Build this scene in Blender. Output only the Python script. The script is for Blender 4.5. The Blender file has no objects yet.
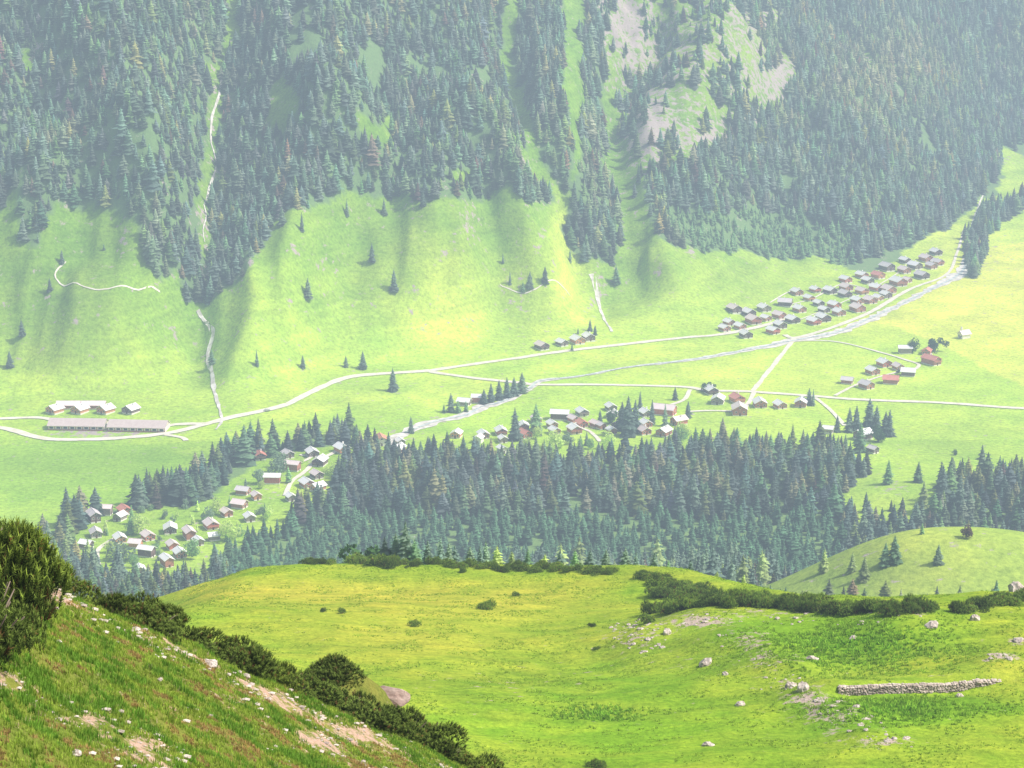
import bpy, math, random
import numpy as np
from mathutils import Vector
R = math.radians
random.seed(7); rng = np.random.default_rng(11)
scene = bpy.context.scene
COL = scene.collection

# ------------------------------------------------------------------ camera model
F = 2000.0; PITCH = R(14.0); CAMZ = 350.0
CP, SP = math.cos(PITCH), math.sin(PITCH)
def ray(u, v):
    a = (np.asarray(u, float)-512)/F; b = (np.asarray(v, float)-384)/F
    d = np.stack([a, CP-b*SP, -SP-b*CP], -1)
    return d/d[..., 1:2]                       # y component = 1
def proj(x, y, z):
    x, y, z = np.asarray(x, float), np.asarray(y, float), np.asarray(z, float)-CAMZ
    dep = np.maximum(y*CP - z*SP, 1e-3); up = y*SP + z*CP
    return 512+F*x/dep, 384-F*up/dep, dep
# ------------------------------------------------------------------ noise
def _hash(ix, iy, s):
    h = (ix.astype(np.int64)*374761393 + iy.astype(np.int64)*668265263 + s*1274126177) & 0xffffffff
    h = ((h ^ (h >> 13))*1103515245) & 0xffffffff
    return ((h ^ (h >> 16)) & 0xffff)/65535.0
def vnoise(x, y, s=0):
    x = np.asarray(x, float); y = np.asarray(y, float)
    ix = np.floor(x); iy = np.floor(y); fx = x-ix; fy = y-iy
    fx = fx*fx*(3-2*fx); fy = fy*fy*(3-2*fy); ix = ix.astype(np.int64); iy = iy.astype(np.int64)
    a = _hash(ix, iy, s); b = _hash(ix+1, iy, s); c = _hash(ix, iy+1, s); d = _hash(ix+1, iy+1, s)
    return (a*(1-fx)+b*fx)*(1-fy)+(c*(1-fx)+d*fx)*fy
def fbm(x, y, s=0, o=4):
    t = 0; a = .5; n = 0
    for i in range(o):
        t = t+a*(vnoise(np.asarray(x)*2**i+17*i, np.asarray(y)*2**i+31*i, s+i)*2-1); n += a; a *= .5
    return t/n
def softplus(x, w): return w*np.logaddexp(0, np.asarray(x, float)/w)
def sstep(a, b, x):
    t = np.clip((np.asarray(x, float)-a)/(b-a), 0, 1); return t*t*(3-2*t)
def pdist(x, y, pts):
    """distance to a polyline"""
    best = np.full(np.shape(x), 1e9)
    for (ax, ay), (bx, by) in zip(pts[:-1], pts[1:]):
        dx, dy = bx-ax, by-ay; L = dx*dx+dy*dy+1e-9
        t = np.clip(((x-ax)*dx+(y-ay)*dy)/L, 0, 1)
        best = np.minimum(best, np.hypot(x-ax-t*dx, y-ay-t*dy))
    return best
def inpoly(u, v, poly):
    u = np.asarray(u); v = np.asarray(v); c = np.zeros(u.shape, bool); n = len(poly)
    for i in range(n):
        x1, y1 = poly[i]; x2, y2 = poly[(i+1) % n]
        if y1 == y2: continue
        c ^= ((y1 > v) != (y2 > v)) & (u < (x2-x1)*(v-y1)/(y2-y1)+x1)
    return c
def cast(u, v, hf, t0, t1, n=700):
    hf = globals().get('FAST', {}).get(hf, hf)
    d = ray(u, v).reshape(-1, 3); ts = np.linspace(t0, t1, n)[None]; below = (CAMZ+d[:, 2:3]*ts) < hf(d[:, 0:1]*ts, d[:, 1:2]*ts)
    k = np.where(below.any(1), below.argmax(1), n-1); lo = ts[0][np.maximum(k-1, 0)]; hi = ts[0][k]
    for _ in range(18):
        mid = (lo+hi)/2; b = (CAMZ+d[:, 2]*mid) < hf(d[:, 0]*mid, d[:, 1]*mid)
        hi = np.where(b, mid, hi); lo = np.where(b, lo, mid)
    return np.stack([d[:, 0]*hi, hi, CAMZ+d[:, 2]*hi], -1)
def cast_pl(pl, hf, t0, t1):
    p = np.array(pl, float); return cast(p[:, 0], p[:, 1], hf, t0, t1)

# ------------------------------------------------------------------ terrain functions
def floor_z(x, y):
    z = 0.1*softplus(y-1900, 60) + 0.303*softplus(980-y, 25)
    z = z + 1.0*fbm(x/160, y/160, 3, 2)
    hd = ((x-165)/np.where(x < 165, 66, 90))**2+((y-712)/66)**2
    z = z + 36*np.exp(-hd**1.15)                       # grassy knoll on the right
    z = z + 10*np.exp(-(((x-245)/70)**2+((y-1120)/60)**2))
    return z
BASE_PX = [(-400,409),(0,402),(150,400),(230,404),(300,384),(400,362),(500,350),(620,334),(720,322),(800,284),(880,262),(940,236),(975,205),(1010,160),(1040,137),(1300,125)]
_b = cast_pl(BASE_PX, floor_z, 600, 4000); BASE = [tuple(p[:2]) for p in _b]
BASE = [(-2500, BASE[0][1]-60)]+BASE+[(3500, BASE[-1][1]+200)]
_bx = np.array([p[0] for p in BASE]); _by = np.array([p[1] for p in BASE])
def base_sd(x, y):
    s = np.sign(y-np.interp(x, _bx, _by)); return s*pdist(x, y, BASE)
def mount0(x, y):
    sd = base_sd(x, y); return floor_z(x, y)+0.74*softplus(sd-26, 22)+0.04*softplus(sd+90, 30)
RIBS_PX = [([(140,195),(158,260),(142,310),(105,365),(70,398)],17,44),([(320,180),(300,240),(268,310),(240,372)],9,36),([(492,192),(516,238),(545,292),(562,328)],9,20),([(30,230),(20,300),(-20,380)],8,30),([(60,180),(20,225),(-40,280)],14,35),([(345,175),(325,260),(290,340),(285,372)],15,45),
 ([(470,170),(445,250),(425,310),(405,352)],20,50),([(575,60),(565,110),(550,150)],12,30),([(100,-20),(120,80),(135,170)],16,50),([(330,-20),(310,90),(345,175)],16,50),
 ([(720,40),(700,130),(690,200)],16,50),([(900,20),(860,120),(850,220)],14,60),([(700,270),(660,300)],4,40)]
GUL_PX = [([(232,-40),(222,60),(211,140),(206,210),(196,280),(197,311),(210,345),(214,390),(221,412)],26,26),
 ([(505,20),(520,110),(552,190),(592,272),(612,330)],17,22),([(655,30),(612,105),(612,200),(640,290)],18,26),([(478,200),(498,280),(505,340)],12,20),([(350,230),(335,300),(330,362)],9,26),
 ([(20,20),(60,120),(90,200),(150,300),(170,380)],12,30),([(270,40),(290,150),(270,240),(255,330)],10,30),([(420,40),(400,160),(380,240),(350,350)],12,34),([(840,40),(790,140),(770,240)],12,40),([(-60,120),(-10,260),(5,380)],12,30)]
def _w(l): 
    return [([tuple(q[:2]) for q in cast_pl(p, mount0, 900, 4200)], a, w) for p, a, w in l]
RIBS = _w(RIBS_PX); GULS = _w(GUL_PX)
def h_far(x, y):
    x = np.asarray(x, float); y = np.asarray(y, float)
    sd = base_sd(x, y); k = sstep(-15, 85, sd)
    z = floor_z(x, y)+0.74*softplus(sd-26, 22)+0.04*softplus(sd+90, 30)
    for p, a, w in RIBS: z = z+2.3*k*a*np.exp(-(pdist(x, y, p)/w)**2)
    for p, a, w in GULS: z = z-1.6*k*a*np.exp(-(pdist(x, y, p)/w)**2)
    z = z+k*(17*fbm(x/62, y/220, 5, 4)+5.0*fbm(x/20, y/70, 9, 3))
    z = z+k*sstep(220, 60, sd)*2.6*(1-2*np.abs(fbm(x/26+.3*fbm(x/60, y/60, 57, 2), y/260, 55, 3)))*2
    cl = np.exp(-((x-(y-1600)*.05-105)/75)**2)*sstep(150, 300, sd); z = z+cl*(16*(1-np.abs(fbm(x/38, y/50, 51, 3))*2)-8+5*fbm(x/12, y/12, 53, 3))   # rocky cliff band
    return z
class Cache:
    def __init__(s, hf, x0, x1, y0, y1, st):
        s.x0, s.y0, s.st = x0, y0, st; X, Y = np.meshgrid(np.arange(x0, x1, st), np.arange(y0, y1, st)); s.g = hf(X, Y)
    def __call__(s, x, y):
        fx = np.clip((np.asarray(x, float)-s.x0)/s.st, 0, s.g.shape[1]-1.001); fy = np.clip((np.asarray(y, float)-s.y0)/s.st, 0, s.g.shape[0]-1.001)
        i = fx.astype(int); j = fy.astype(int); a = fx-i; b = fy-j; g = s.g
        return (g[j, i]*(1-a)+g[j, i+1]*a)*(1-b)+(g[j+1, i]*(1-a)+g[j+1, i+1]*a)*b
_hf_exact = h_far; _hc = Cache(_hf_exact, -900, 950, 480, 3400, 4)
def h_farc(x, y): return _hc(x, y)
FAST = {h_far: h_farc}
# middle plateau with the meadow
YC_X = np.array([-120,-75,-50,-20,0,20,32,42,58,75,130]); YC_Y = np.array([285,292,300,300,298,292,275,246,238,233,228])
HUMP = []; WALL = None
def h_mid(x, y):
    x = np.asarray(x, float); y = np.asarray(y, float)
    z = 280.4-.232*(y-150)
    yc = np.interp(x, YC_X, YC_Y)
    z = z+5.5*np.exp(-(((x-62)/34)**2+((y-212)/34)**2))+1.6*np.exp(-(((x-30)/14)**2+((y-232)/12)**2))      # rocky bank right
    z = z+1.5*np.exp(-((x+18)/30)**2-((y-170)/22)**2)-1.2*np.exp(-((x-6)/12)**2-((y-200)/40)**2)
    z = z+2.0*fbm(x/34, y/34, 21, 3)+.35*fbm(x/7, y/7, 25, 3)+.10*fbm(x/1.8, y/1.8, 29, 2)
    z = z+(1.5+.8*fbm(x/16, y*0, 33, 3))*np.exp(-((y-yc+7)/13)**2)*sstep(50, 20, x)
    z = z-.16*np.maximum(-x-40, 0)**1.25*sstep(200, 270, y)
    for (hx, hy, rx, ry, a) in HUMP: z = z+a*np.exp(-((x-hx)/rx)**2-((y-hy)/ry)**2)
    if WALL is not None:
        (ax, ay), (bx, by) = WALL; L = math.hypot(bx-ax, by-ay); s = ((x-ax)*(bx-ax)+(y-ay)*(by-ay))/L; q = ((bx-ax)*(y-ay)-(by-ay)*(x-ax))/L
        e = sstep(-1, 1, s)*sstep(L+3, L-3, s); z = z+e*(.95*sstep(.1, .8, q)*np.exp(-(np.maximum(q, 0)/9)**2)-.35*np.exp(-((q+1.2)/1.6)**2))
    z = z-.5*softplus(y-yc, 2.2)
    return z
for (u_, v_, r_, a_) in [(705,622,7,1.0),(735,640,6,1.3),(770,655,6,1.2),(790,675,4.5,1.4),(812,698,4,1.2),(840,716,3.6,1.0),(870,738,3.4,.9),(640,636,5,.8),(1000,665,5,.7),(900,625,8,.9)]:
    p_ = cast([u_], [v_], h_mid, 115, 345)[0]; HUMP.append((p_[0], p_[1], r_*.8, r_, a_))
_p = cast_pl([(838,692),(1000,681)], h_mid, 115, 345); WALL = (tuple(_p[0, :2]), tuple(_p[1, :2]))
# near spine
_A = ray(-5, 545)*34; _C = ray(462, 768)*42; _D = ray(0, 768)*22
M = np.array([[_A[0]-_D[0], _A[1]-_D[1]], [_C[0]-_D[0], _C[1]-_D[1]]]); ga, gb = np.linalg.solve(M, [_A[2]-_D[2], _C[2]-_D[2]])
_L = math.hypot(_C[0]-_A[0], _C[1]-_A[1]); tx, ty = (_C[0]-_A[0])/_L, (_C[1]-_A[1])/_L; nx_, ny_ = -ty, tx
def near_n(x, y): return (x-_A[0])*nx_+(y-_A[1])*ny_
def near_t(x, y): return (x-_A[0])*tx+(y-_A[1])*ty
def h_near(x, y):
    x = np.asarray(x, float); y = np.asarray(y, float)
    n = near_n(x, y); t = near_t(x, y)
    z = CAMZ+_D[2]+ga*(x-_D[0])+gb*(y-_D[1])
    z = z-1.15*softplus(n-.5+.7*fbm(t/3.5, 0*t, 77, 2), .55)
    z = z+3.3*np.exp(-((n-3.6)/1.5)**2-((t-11.6)/2.9)**2)
    z = z+.28*fbm(x/3.2, y/3.2, 41, 3)+.12*fbm(x/.9, y/.9, 45, 3)+.05*fbm(x/.3, y/.3, 47, 2)
    return np.maximum(z, h_mid(x, np.maximum(y, 110))-3)
_mc = Cache(h_mid, -130, 140, 105, 360, .5); FAST[h_mid] = _mc
def h_sheet(x, y):
    x = np.asarray(x, float); y = np.asarray(y, float)
    z = h_far(x, y)
    low = np.minimum(h_mid(x, np.clip(y, 110, 345)), 400)-2.5
    k = sstep(300, 380, y)
    yc = np.interp(x, YC_X, YC_Y)
    env = np.minimum(z, h_mid(x, np.clip(y, 110, 420))-2.0)
    near = 283+np.maximum(0, 120-y)*.45-np.clip(x, -40, 60)*.25*sstep(140, 40, y)
    z2 = np.where(y < 420, env, z)
    z2 = np.where(y < 120, np.minimum(near-4, h_near(x, y)-1.5), z2)
    return z2

# ------------------------------------------------------------------ materials
def nmat(name):
    m = bpy.data.materials.new(name); m.use_nodes = True; nt = m.node_tree
    b = nt.nodes['Principled BSDF']; b.inputs['Roughness'].default_value = .9
    b.inputs['Specular IOR Level'].default_value = .15
    return m, nt, b
def rampn(nt, fac, stops):
    r = nt.nodes.new('ShaderNodeValToRGB'); cr = r.color_ramp
    while len(cr.elements) > 1: cr.elements.remove(cr.elements[-1])
    cr.elements[0].position = stops[0][0]; cr.elements[0].color = (*stops[0][1], 1)
    for p, c in stops[1:]:
        e = cr.elements.new(p); e.color = (*c, 1)
    nt.links.new(fac, r.inputs[0]); return r.outputs[0]
def noisen(nt, scale, detail=4, rough=.55, vec=None, dist=0):
    n = nt.nodes.new('ShaderNodeTexNoise'); n.inputs['Scale'].default_value = scale; n.inputs['Detail'].default_value = detail
    n.inputs['Roughness'].default_value = rough; n.inputs['Distortion'].default_value = dist
    if vec is None:
        g = nt.nodes.new('ShaderNodeTexCoord'); vec = g.outputs['Object']
    nt.links.new(vec, n.inputs['Vector']); return n.outputs['Fac']
def mixc(nt, fac, a, b, mode='MIX'):
    m = nt.nodes.new('ShaderNodeMix'); m.data_type = 'RGBA'; m.blend_type = mode
    for s, val in ((m.inputs[0], fac), (m.inputs[6], a), (m.inputs[7], b)):
        if hasattr(val, 'links') or hasattr(val, 'node'): nt.links.new(val, s)
        elif isinstance(val, (int, float)): s.default_value = val
        else: s.default_value = (*val, 1)
    return m.outputs[2]
def mathn(nt, op, a, b, clamp=False):
    m = nt.nodes.new('ShaderNodeMath'); m.operation = op; m.use_clamp = clamp
    for s, val in ((m.inputs[0], a), (m.inputs[1], b)):
        if isinstance(val, (int, float)): s.default_value = val
        else: nt.links.new(val, s)
    return m.outputs[0]
def attrn(nt, name):
    a = nt.nodes.new('ShaderNodeAttribute'); a.attribute_name = name
    s = nt.nodes.new('ShaderNodeSeparateColor'); nt.links.new(a.outputs['Color'], s.inputs[0]); return a.outputs['Color'], s.outputs
def bumpn(nt, b, h, strength, dist):
    n = nt.nodes.new('ShaderNodeBump'); n.inputs['Strength'].default_value = strength; n.inputs['Distance'].default_value = dist
    nt.links.new(h, n.inputs['Height']); nt.links.new(n.outputs[0], b.inputs['Normal'])
def simple(name, c1, c2, scale=1.0, rough=.9, bump=0):
    m, nt, b = nmat(name); f = noisen(nt, scale)
    nt.links.new(rampn(nt, f, [(.35, c1), (.65, c2)]), b.inputs['Base Color']); b.inputs['Roughness'].default_value = rough
    if bump: bumpn(nt, b, f, .6, bump)
    return m
def ground_mat(name, lush, dry, s1, s2, s3, forest=(.10, .17, .07), thr=.92, amp=2.0, dirt=((.36, .26, .2), (.55, .47, .42)), bump=(.5, .5), dirt_noise=None, streak=None):
    m, nt, b = nmat(name)
    big = noisen(nt, s1, 3); mid = noisen(nt, s2, 4, .6); fine = noisen(nt, s3, 5, .7)
    _, a = attrn(nt, 'paint')                     # R forest floor, G bare ground, B dryness and painted sun patches
    _, a2 = attrn(nt, 'paint2')                   # R lightness, G lush
    f = mathn(nt, 'ADD', mathn(nt, 'MULTIPLY', big, .5), mathn(nt, 'MULTIPLY', mid, .5))
    f = mathn(nt, 'ADD', mathn(nt, 'SUBTRACT', f, .28), a[2], True)
    g = mixc(nt, f, lush, dry)
    f3 = rampn(nt, fine, [(.28, (.55, .58, .5)), (.5, (1, 1, 1)), (.74, (1.4, 1.32, 1.25))])
    g = mixc(nt, .9, g, f3, 'MULTIPLY')
    f4 = rampn(nt, mid, [(.3, (.74, .82, .78)), (.55, (1, 1, 1)), (.75, (1.15, 1.1, .95))])
    g = mixc(nt, .8, g, f4, 'MULTIPLY')
    if streak:
        tc = nt.nodes.new('ShaderNodeTexCoord'); mp = nt.nodes.new('ShaderNodeMapping'); mp.inputs['Scale'].default_value = streak
        nt.links.new(tc.outputs['Object'], mp.inputs[0]); st = noisen(nt, 1, 5, .65, mp.outputs[0])
        g = mixc(nt, .8, g, rampn(nt, st, [(.33, (.74, .78, .78)), (.55, (1, 1, 1)), (.72, (1.22, 1.16, 1.1))]), 'MULTIPLY')
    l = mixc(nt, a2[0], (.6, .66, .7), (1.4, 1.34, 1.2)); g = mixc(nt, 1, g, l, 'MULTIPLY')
    g = mixc(nt, a[0], g, mixc(nt, fine, forest, tuple(1.9*c for c in forest)))
    dn = noisen(nt, dirt_noise or s2*2.2, 6, .7)
    df = mathn(nt, 'MULTIPLY', mathn(nt, 'SUBTRACT', mathn(nt, 'ADD', mathn(nt, 'MULTIPLY', dn, amp), a[1]), thr+.5*(amp-1)), 5, True)
    g = mixc(nt, df, g, mixc(nt, noisen(nt, s3*1.7, 4, .7), dirt[0], dirt[1]))
    nt.links.new(g, b.inputs['Base Color'])
    bumpn(nt, b, mathn(nt, 'ADD', fine, mathn(nt, 'MULTIPLY', mid, 2.)), bump[0], bump[1])
    b.inputs['Roughness'].default_value = 1; b.inputs['Specular IOR Level'].default_value = .05
    return m
MAT_FAR = ground_mat('valley_grass', (.33, .56, .06), (.60, .66, .10), .004, .03, .35, bump=(.6, 1.2), dirt=((.28, .23, .21), (.58, .50, .47)), dirt_noise=.16, amp=2.8, thr=.82, streak=(.012, .012, .16))
MAT_MID = ground_mat('meadow_grass', (.20, .37, .022), (.57, .48, .07), .022, .16, 1.6, bump=(.7, .35), dirt_noise=.7, thr=.80, streak=(.05, .5, .05))
MAT_NEAR = ground_mat('hillside_turf', (.11, .17, .025), (.30, .23, .08), .25, 1.1, 9, bump=(.8, .06), dirt=((.28, .16, .10), (.60, .45, .37)), dirt_noise=3.2, thr=.76)
MAT_ROAD = simple('pale_gravel', (.68, .62, .50), (.84, .79, .69), .25)
MAT_RIVER = simple('river_gravel', (.5, .47, .42), (.86, .82, .76), .2)
MAT_WATER = simple('stream_water', (.34, .40, .40), (.8, .84, .84), .3, .3)
def leafmat(name, tint, var=.35, trans=.5):
    m, nt, b = nmat(name)
    c, _ = attrn(nt, 'tone'); oi = nt.nodes.new('ShaderNodeObjectInfo')
    v = rampn(nt, oi.outputs['Random'], [(0, (1-var,)*3), (.5, (1, 1, 1)), (1, (1+var, 1+var*.8, 1))])
    g = mixc(nt, 1, c, v, 'MULTIPLY'); g = mixc(nt, 1, g, tint, 'MULTIPLY')
    nt.links.new(g, b.inputs['Base Color']); b.inputs['Roughness'].default_value = .75
    tr = nt.nodes.new('ShaderNodeBsdfTranslucent'); nt.links.new(g, tr.inputs[0])
    ms = nt.nodes.new('ShaderNodeMixShader'); ms.inputs[0].default_value = trans
    nt.links.new(b.outputs[0], ms.inputs[1]); nt.links.new(tr.outputs[0], ms.inputs[2])
    nt.links.new(ms.outputs[0], nt.nodes['Material Output'].inputs[0]); return m
MAT_SPRUCE = leafmat('spruce_needles', (1, 1, 1))
MAT_LEAF = leafmat('broad_leaves', (1, 1, 1), .2, .3)
MAT_MUGO = leafmat('dwarf_pine_needles', (1, 1, 1), .3, .25)
MAT_TUFT = leafmat('grass_blades', (1, 1, 1), 0, .35)
MAT_BARK = simple('bark', (.10, .075, .055), (.2, .16, .13), 3)
MAT_ROCK = simple('limestone', (.30, .25, .22), (.64, .57, .52), 2.2, .95, .08)
MAT_ROCK2 = simple('weathered_rock', (.30, .25, .22), (.62, .55, .5), 1.6, .95, .1)
MAT_WALLROCK = simple('dry_stone', (.34, .28, .24), (.64, .55, .49), 1.4, .95, .05)
WOODS = {'brown': simple('brown_timber', (.40, .16, .11), (.54, .25, .18), .9), 'dark': simple('dark_timber', (.13, .085, .08), (.24, .16, .15), .9),
 'orange': simple('orange_timber', (.58, .25, .12), (.68, .34, .2), .9), 'grey': simple('grey_timber', (.26, .21, .19), (.36, .3, .27), .9), 'red': simple('red_timber', (.52, .15, .11), (.6, .22, .17), .9), 'white': simple('white_plaster', (.78, .76, .72), (.86, .84, .8), .5)}
def roofmat(name, c1, c2):
    m, nt, b = nmat(name); f = noisen(nt, .5, 4, .7)
    tc = nt.nodes.new('ShaderNodeTexCoord'); w = nt.nodes.new('ShaderNodeTexWave'); w.bands_direction = 'X'; w.inputs['Scale'].default_value = .9; w.inputs['Distortion'].default_value = .8
    nt.links.new(tc.outputs['Object'], w.inputs[0])
    g = rampn(nt, f, [(.3, c1), (.7, c2)]); g = mixc(nt, .2, g, rampn(nt, w.outputs['Fac'], [(0, (.84, .84, .86)), (.4, (1, 1, 1))]), 'MULTIPLY')
    nt.links.new(g, b.inputs['Base Color']); b.inputs['Roughness'].default_value = .38; b.inputs['Specular IOR Level'].default_value = .6; return m
ROOFS = {'white': roofmat('pale_shingles', (.95, .92, .93), (.99, .98, .99)), 'pink': roofmat('pinkish_shingles', (.84, .68, .67), (.95, .82, .81)), 'grey': roofmat('grey_shingles', (.66, .60, .62), (.82, .76, .78)),
 'tan': roofmat('tan_barn_roof', (.58, .47, .44), (.70, .59, .56)), 'red': roofmat('red_roof_tiles', (.66, .22, .16), (.78, .34, .28))}
MAT_PLASTER = WOODS['white']; MAT_DARKWIN = simple('dark_glass', (.03, .035, .04), (.07, .08, .09), .7, .25); MAT_DOOR = simple('dark_door', (.09, .05, .03), (.14, .08, .05), 1)
MAT_CAR = simple('silver_paint', (.5, .5, .52), (.6, .6, .62), .3, .35); MAT_TYRE = simple('black_rubber', (.02, .02, .02), (.04, .04, .04), 2)

# ------------------------------------------------------------------ mesh helpers
def mesh_np(name, V, Fc, mats, tone=None, attrs=None, smooth=False, midx=None):
    me = bpy.data.meshes.new(name); V = np.asarray(V, np.float32); Fc = np.asarray(Fc, np.int32); k = Fc.shape[1]
    me.vertices.add(len(V)); me.vertices.foreach_set('co', V.ravel())
    me.loops.add(Fc.size); me.loops.foreach_set('vertex_index', Fc.ravel())
    me.polygons.add(len(Fc)); me.polygons.foreach_set('loop_start', np.arange(0, Fc.size, k, dtype=np.int32)); me.polygons.foreach_set('loop_total', np.full(len(Fc), k, np.int32))
    for m in (mats if isinstance(mats, (list, tuple)) else [mats]): me.materials.append(m)
    if midx is not None: me.polygons.foreach_set('material_index', np.asarray(midx, np.int32))
    me.polygons.foreach_set('use_smooth', np.full(len(Fc), smooth, bool))
    me.update(calc_edges=True)
    if tone is not None: attrs = dict(attrs or {}, tone=tone)
    for n, arr in (attrs or {}).items():
        at = me.color_attributes.new(n, 'FLOAT_COLOR', 'POINT'); c = np.ones((len(V), 4), np.float32); c[:, :3] = arr; at.data.foreach_set('color', c.ravel())
    return me
def link(name, me, parent=None, loc=None, rz=0, label=None, cat=None, group=None, kind=None):
    o = bpy.data.objects.new(name, me); COL.objects.link(o)
    if parent is not None: o.parent = parent
    if loc is not None: o.location = loc
    if rz: o.rotation_euler = (0, 0, rz)
    if label: o['label'] = label
    if cat: o['category'] = cat
    if group: o['group'] = group
    if kind: o['kind'] = kind
    return o
def grid(name, xs, ys, hf, mat, paint, smooth=True):
    X, Y = np.meshgrid(xs, ys); Z = hf(X, Y); nxn, nyn = len(xs), len(ys)
    V = np.stack([X, Y, Z], -1).reshape(-1, 3); i = np.arange((nyn-1)*nxn).reshape(nyn-1, nxn)[:, :-1].ravel()
    Fc = np.stack([i, i+1, i+nxn+1, i+nxn], -1); p1, p2 = paint(V)
    return mesh_np(name, V, Fc, mat, attrs={'paint': p1, 'paint2': p2}, smooth=smooth)
class MB:
    """plain python mesh builder for small things"""
    def __init__(s): s.v = []; s.f = []
    def add(s, vs, fs):
        n = len(s.v); s.v += [tuple(v) for v in vs]; s.f += [tuple(i+n for i in f) for f in fs]
    def box(s, x0, x1, y0, y1, z0, z1):
        s.add([(x0,y0,z0),(x1,y0,z0),(x1,y1,z0),(x0,y1,z0),(x0,y0,z1),(x1,y0,z1),(x1,y1,z1),(x0,y1,z1)], [(0,3,2,1),(4,5,6,7),(0,1,5,4),(1,2,6,5),(2,3,7,6),(3,0,4,7)])
    def tube(s, p, q, r0, r1, n=5):
        p = Vector(p); q = Vector(q); d = (q-p).normalized(); a = d.orthogonal().normalized(); b = d.cross(a)
        vs = [tuple(p+(a*math.cos(k*6.283/n)+b*math.sin(k*6.283/n))*r0) for k in range(n)]+[tuple(q+(a*math.cos(k*6.283/n)+b*math.sin(k*6.283/n))*r1) for k in range(n)]
        s.add(vs, [(k, (k+1) % n, n+(k+1) % n, n+k) for k in range(n)]+[tuple(range(n, 2*n))])
    def mesh(s, name, mat, smooth=False):
        me = bpy.data.meshes.new(name); me.from_pydata(s.v, [], s.f); me.materials.append(mat); me.update()
        if smooth: me.polygons.foreach_set('use_smooth', [True]*len(me.polygons))
        return me

# ------------------------------------------------------------------ painting of the terrain
MF = [  # mountain forest outlines (tree bases)
 [(-150,-80),(497,-80),(500,60),(512,120),(530,165),(556,200),(545,208),(500,188),(475,205),(440,203),(400,197),(360,200),(340,196),(290,212),(262,238),(245,276),(225,290),(213,304),(190,304),(184,268),(165,284),(148,258),(140,222),(108,213),(85,208),(62,196),(36,248),(24,240),(20,188),(0,205),(-150,215)],
 [(520,-80),(572,-80),(562,60),(572,130),(566,200),(545,170),(528,120),(514,60)],
 [(583,-80),(608,-80),(605,60),(607,160),(620,245),(612,268),(585,262),(566,230),(570,180),(585,150),(583,60)],
 [(800,-80),(1200,-80),(1200,158),(1024,158),(997,140),(1000,188),(950,228),(905,250),(880,270),(850,264),(780,258),(700,252),(660,238),(643,218),(650,175),(715,150),(742,112),(770,90),(775,40)]]
MF_EX = [[(220,-80),(242,-80),(240,30),(230,60),(222,60)],[(268,80),(284,70),(298,100),(292,125),(278,140),(266,118)],[(26,45),(36,45),(36,70),(28,72)],
 [(350,118),(388,118),(392,140),(360,146)],[(210,60),(226,60),(221,172),(205,172)],[(200,172),(211,172),(211,262),(200,262)],[(445,180),(470,165),(478,175),(455,192)],[(524,150),(545,180),(540,190),(520,165)],
 [(752,70),(785,45),(800,75),(785,110),(756,115)],[(852,35),(866,45),(872,80),(862,75)]]
SPARSE = [[(608,-80),(800,-80),(780,60),(740,120),(655,165),(630,215),(615,110)]]   # rocky, sparse trees
VF = [(40,545),(75,516),(130,506),(185,486),(215,466),(265,444),(330,436),(392,444),(410,455),(450,454),(520,458),(600,460),(690,451),(760,447),(830,446),(862,472),(838,500),(850,522),(905,528),(930,512),(945,494),(1000,474),(1200,455),(1200,640),(780,640),(40,640)]
VF_EX = [[(84,520),(120,511),(160,508),(196,506),(214,496),(232,478),(250,462),(275,456),(300,451),(335,444),(356,446),(358,460),(340,472),(338,484),(330,502),(292,516),(272,538),(236,545),(222,570),(200,590),(130,590),(85,575),(70,545)],
 [(470,436),(700,436),(690,446),(600,450),(520,450),(475,446)],[(370,432),(410,438),(424,456),(398,460),(370,452)],[(870,500),(925,508),(935,520),(880,530),(860,522)]]
SPECK = {}
def forest_mask(u, v, sp=False):
    m = np.zeros(np.shape(u), bool)
    for p in MF: m |= inpoly(u, v, p)
    for p in MF_EX: m &= ~inpoly(u, v, p)
    return m
def blob(u, v, L):
    t = 0
    for (cu, cv, ru, rv, a) in L: t = t+a*np.exp(-((u-cu)/ru)**2-((v-cv)/rv)**2)
    return t
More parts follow.
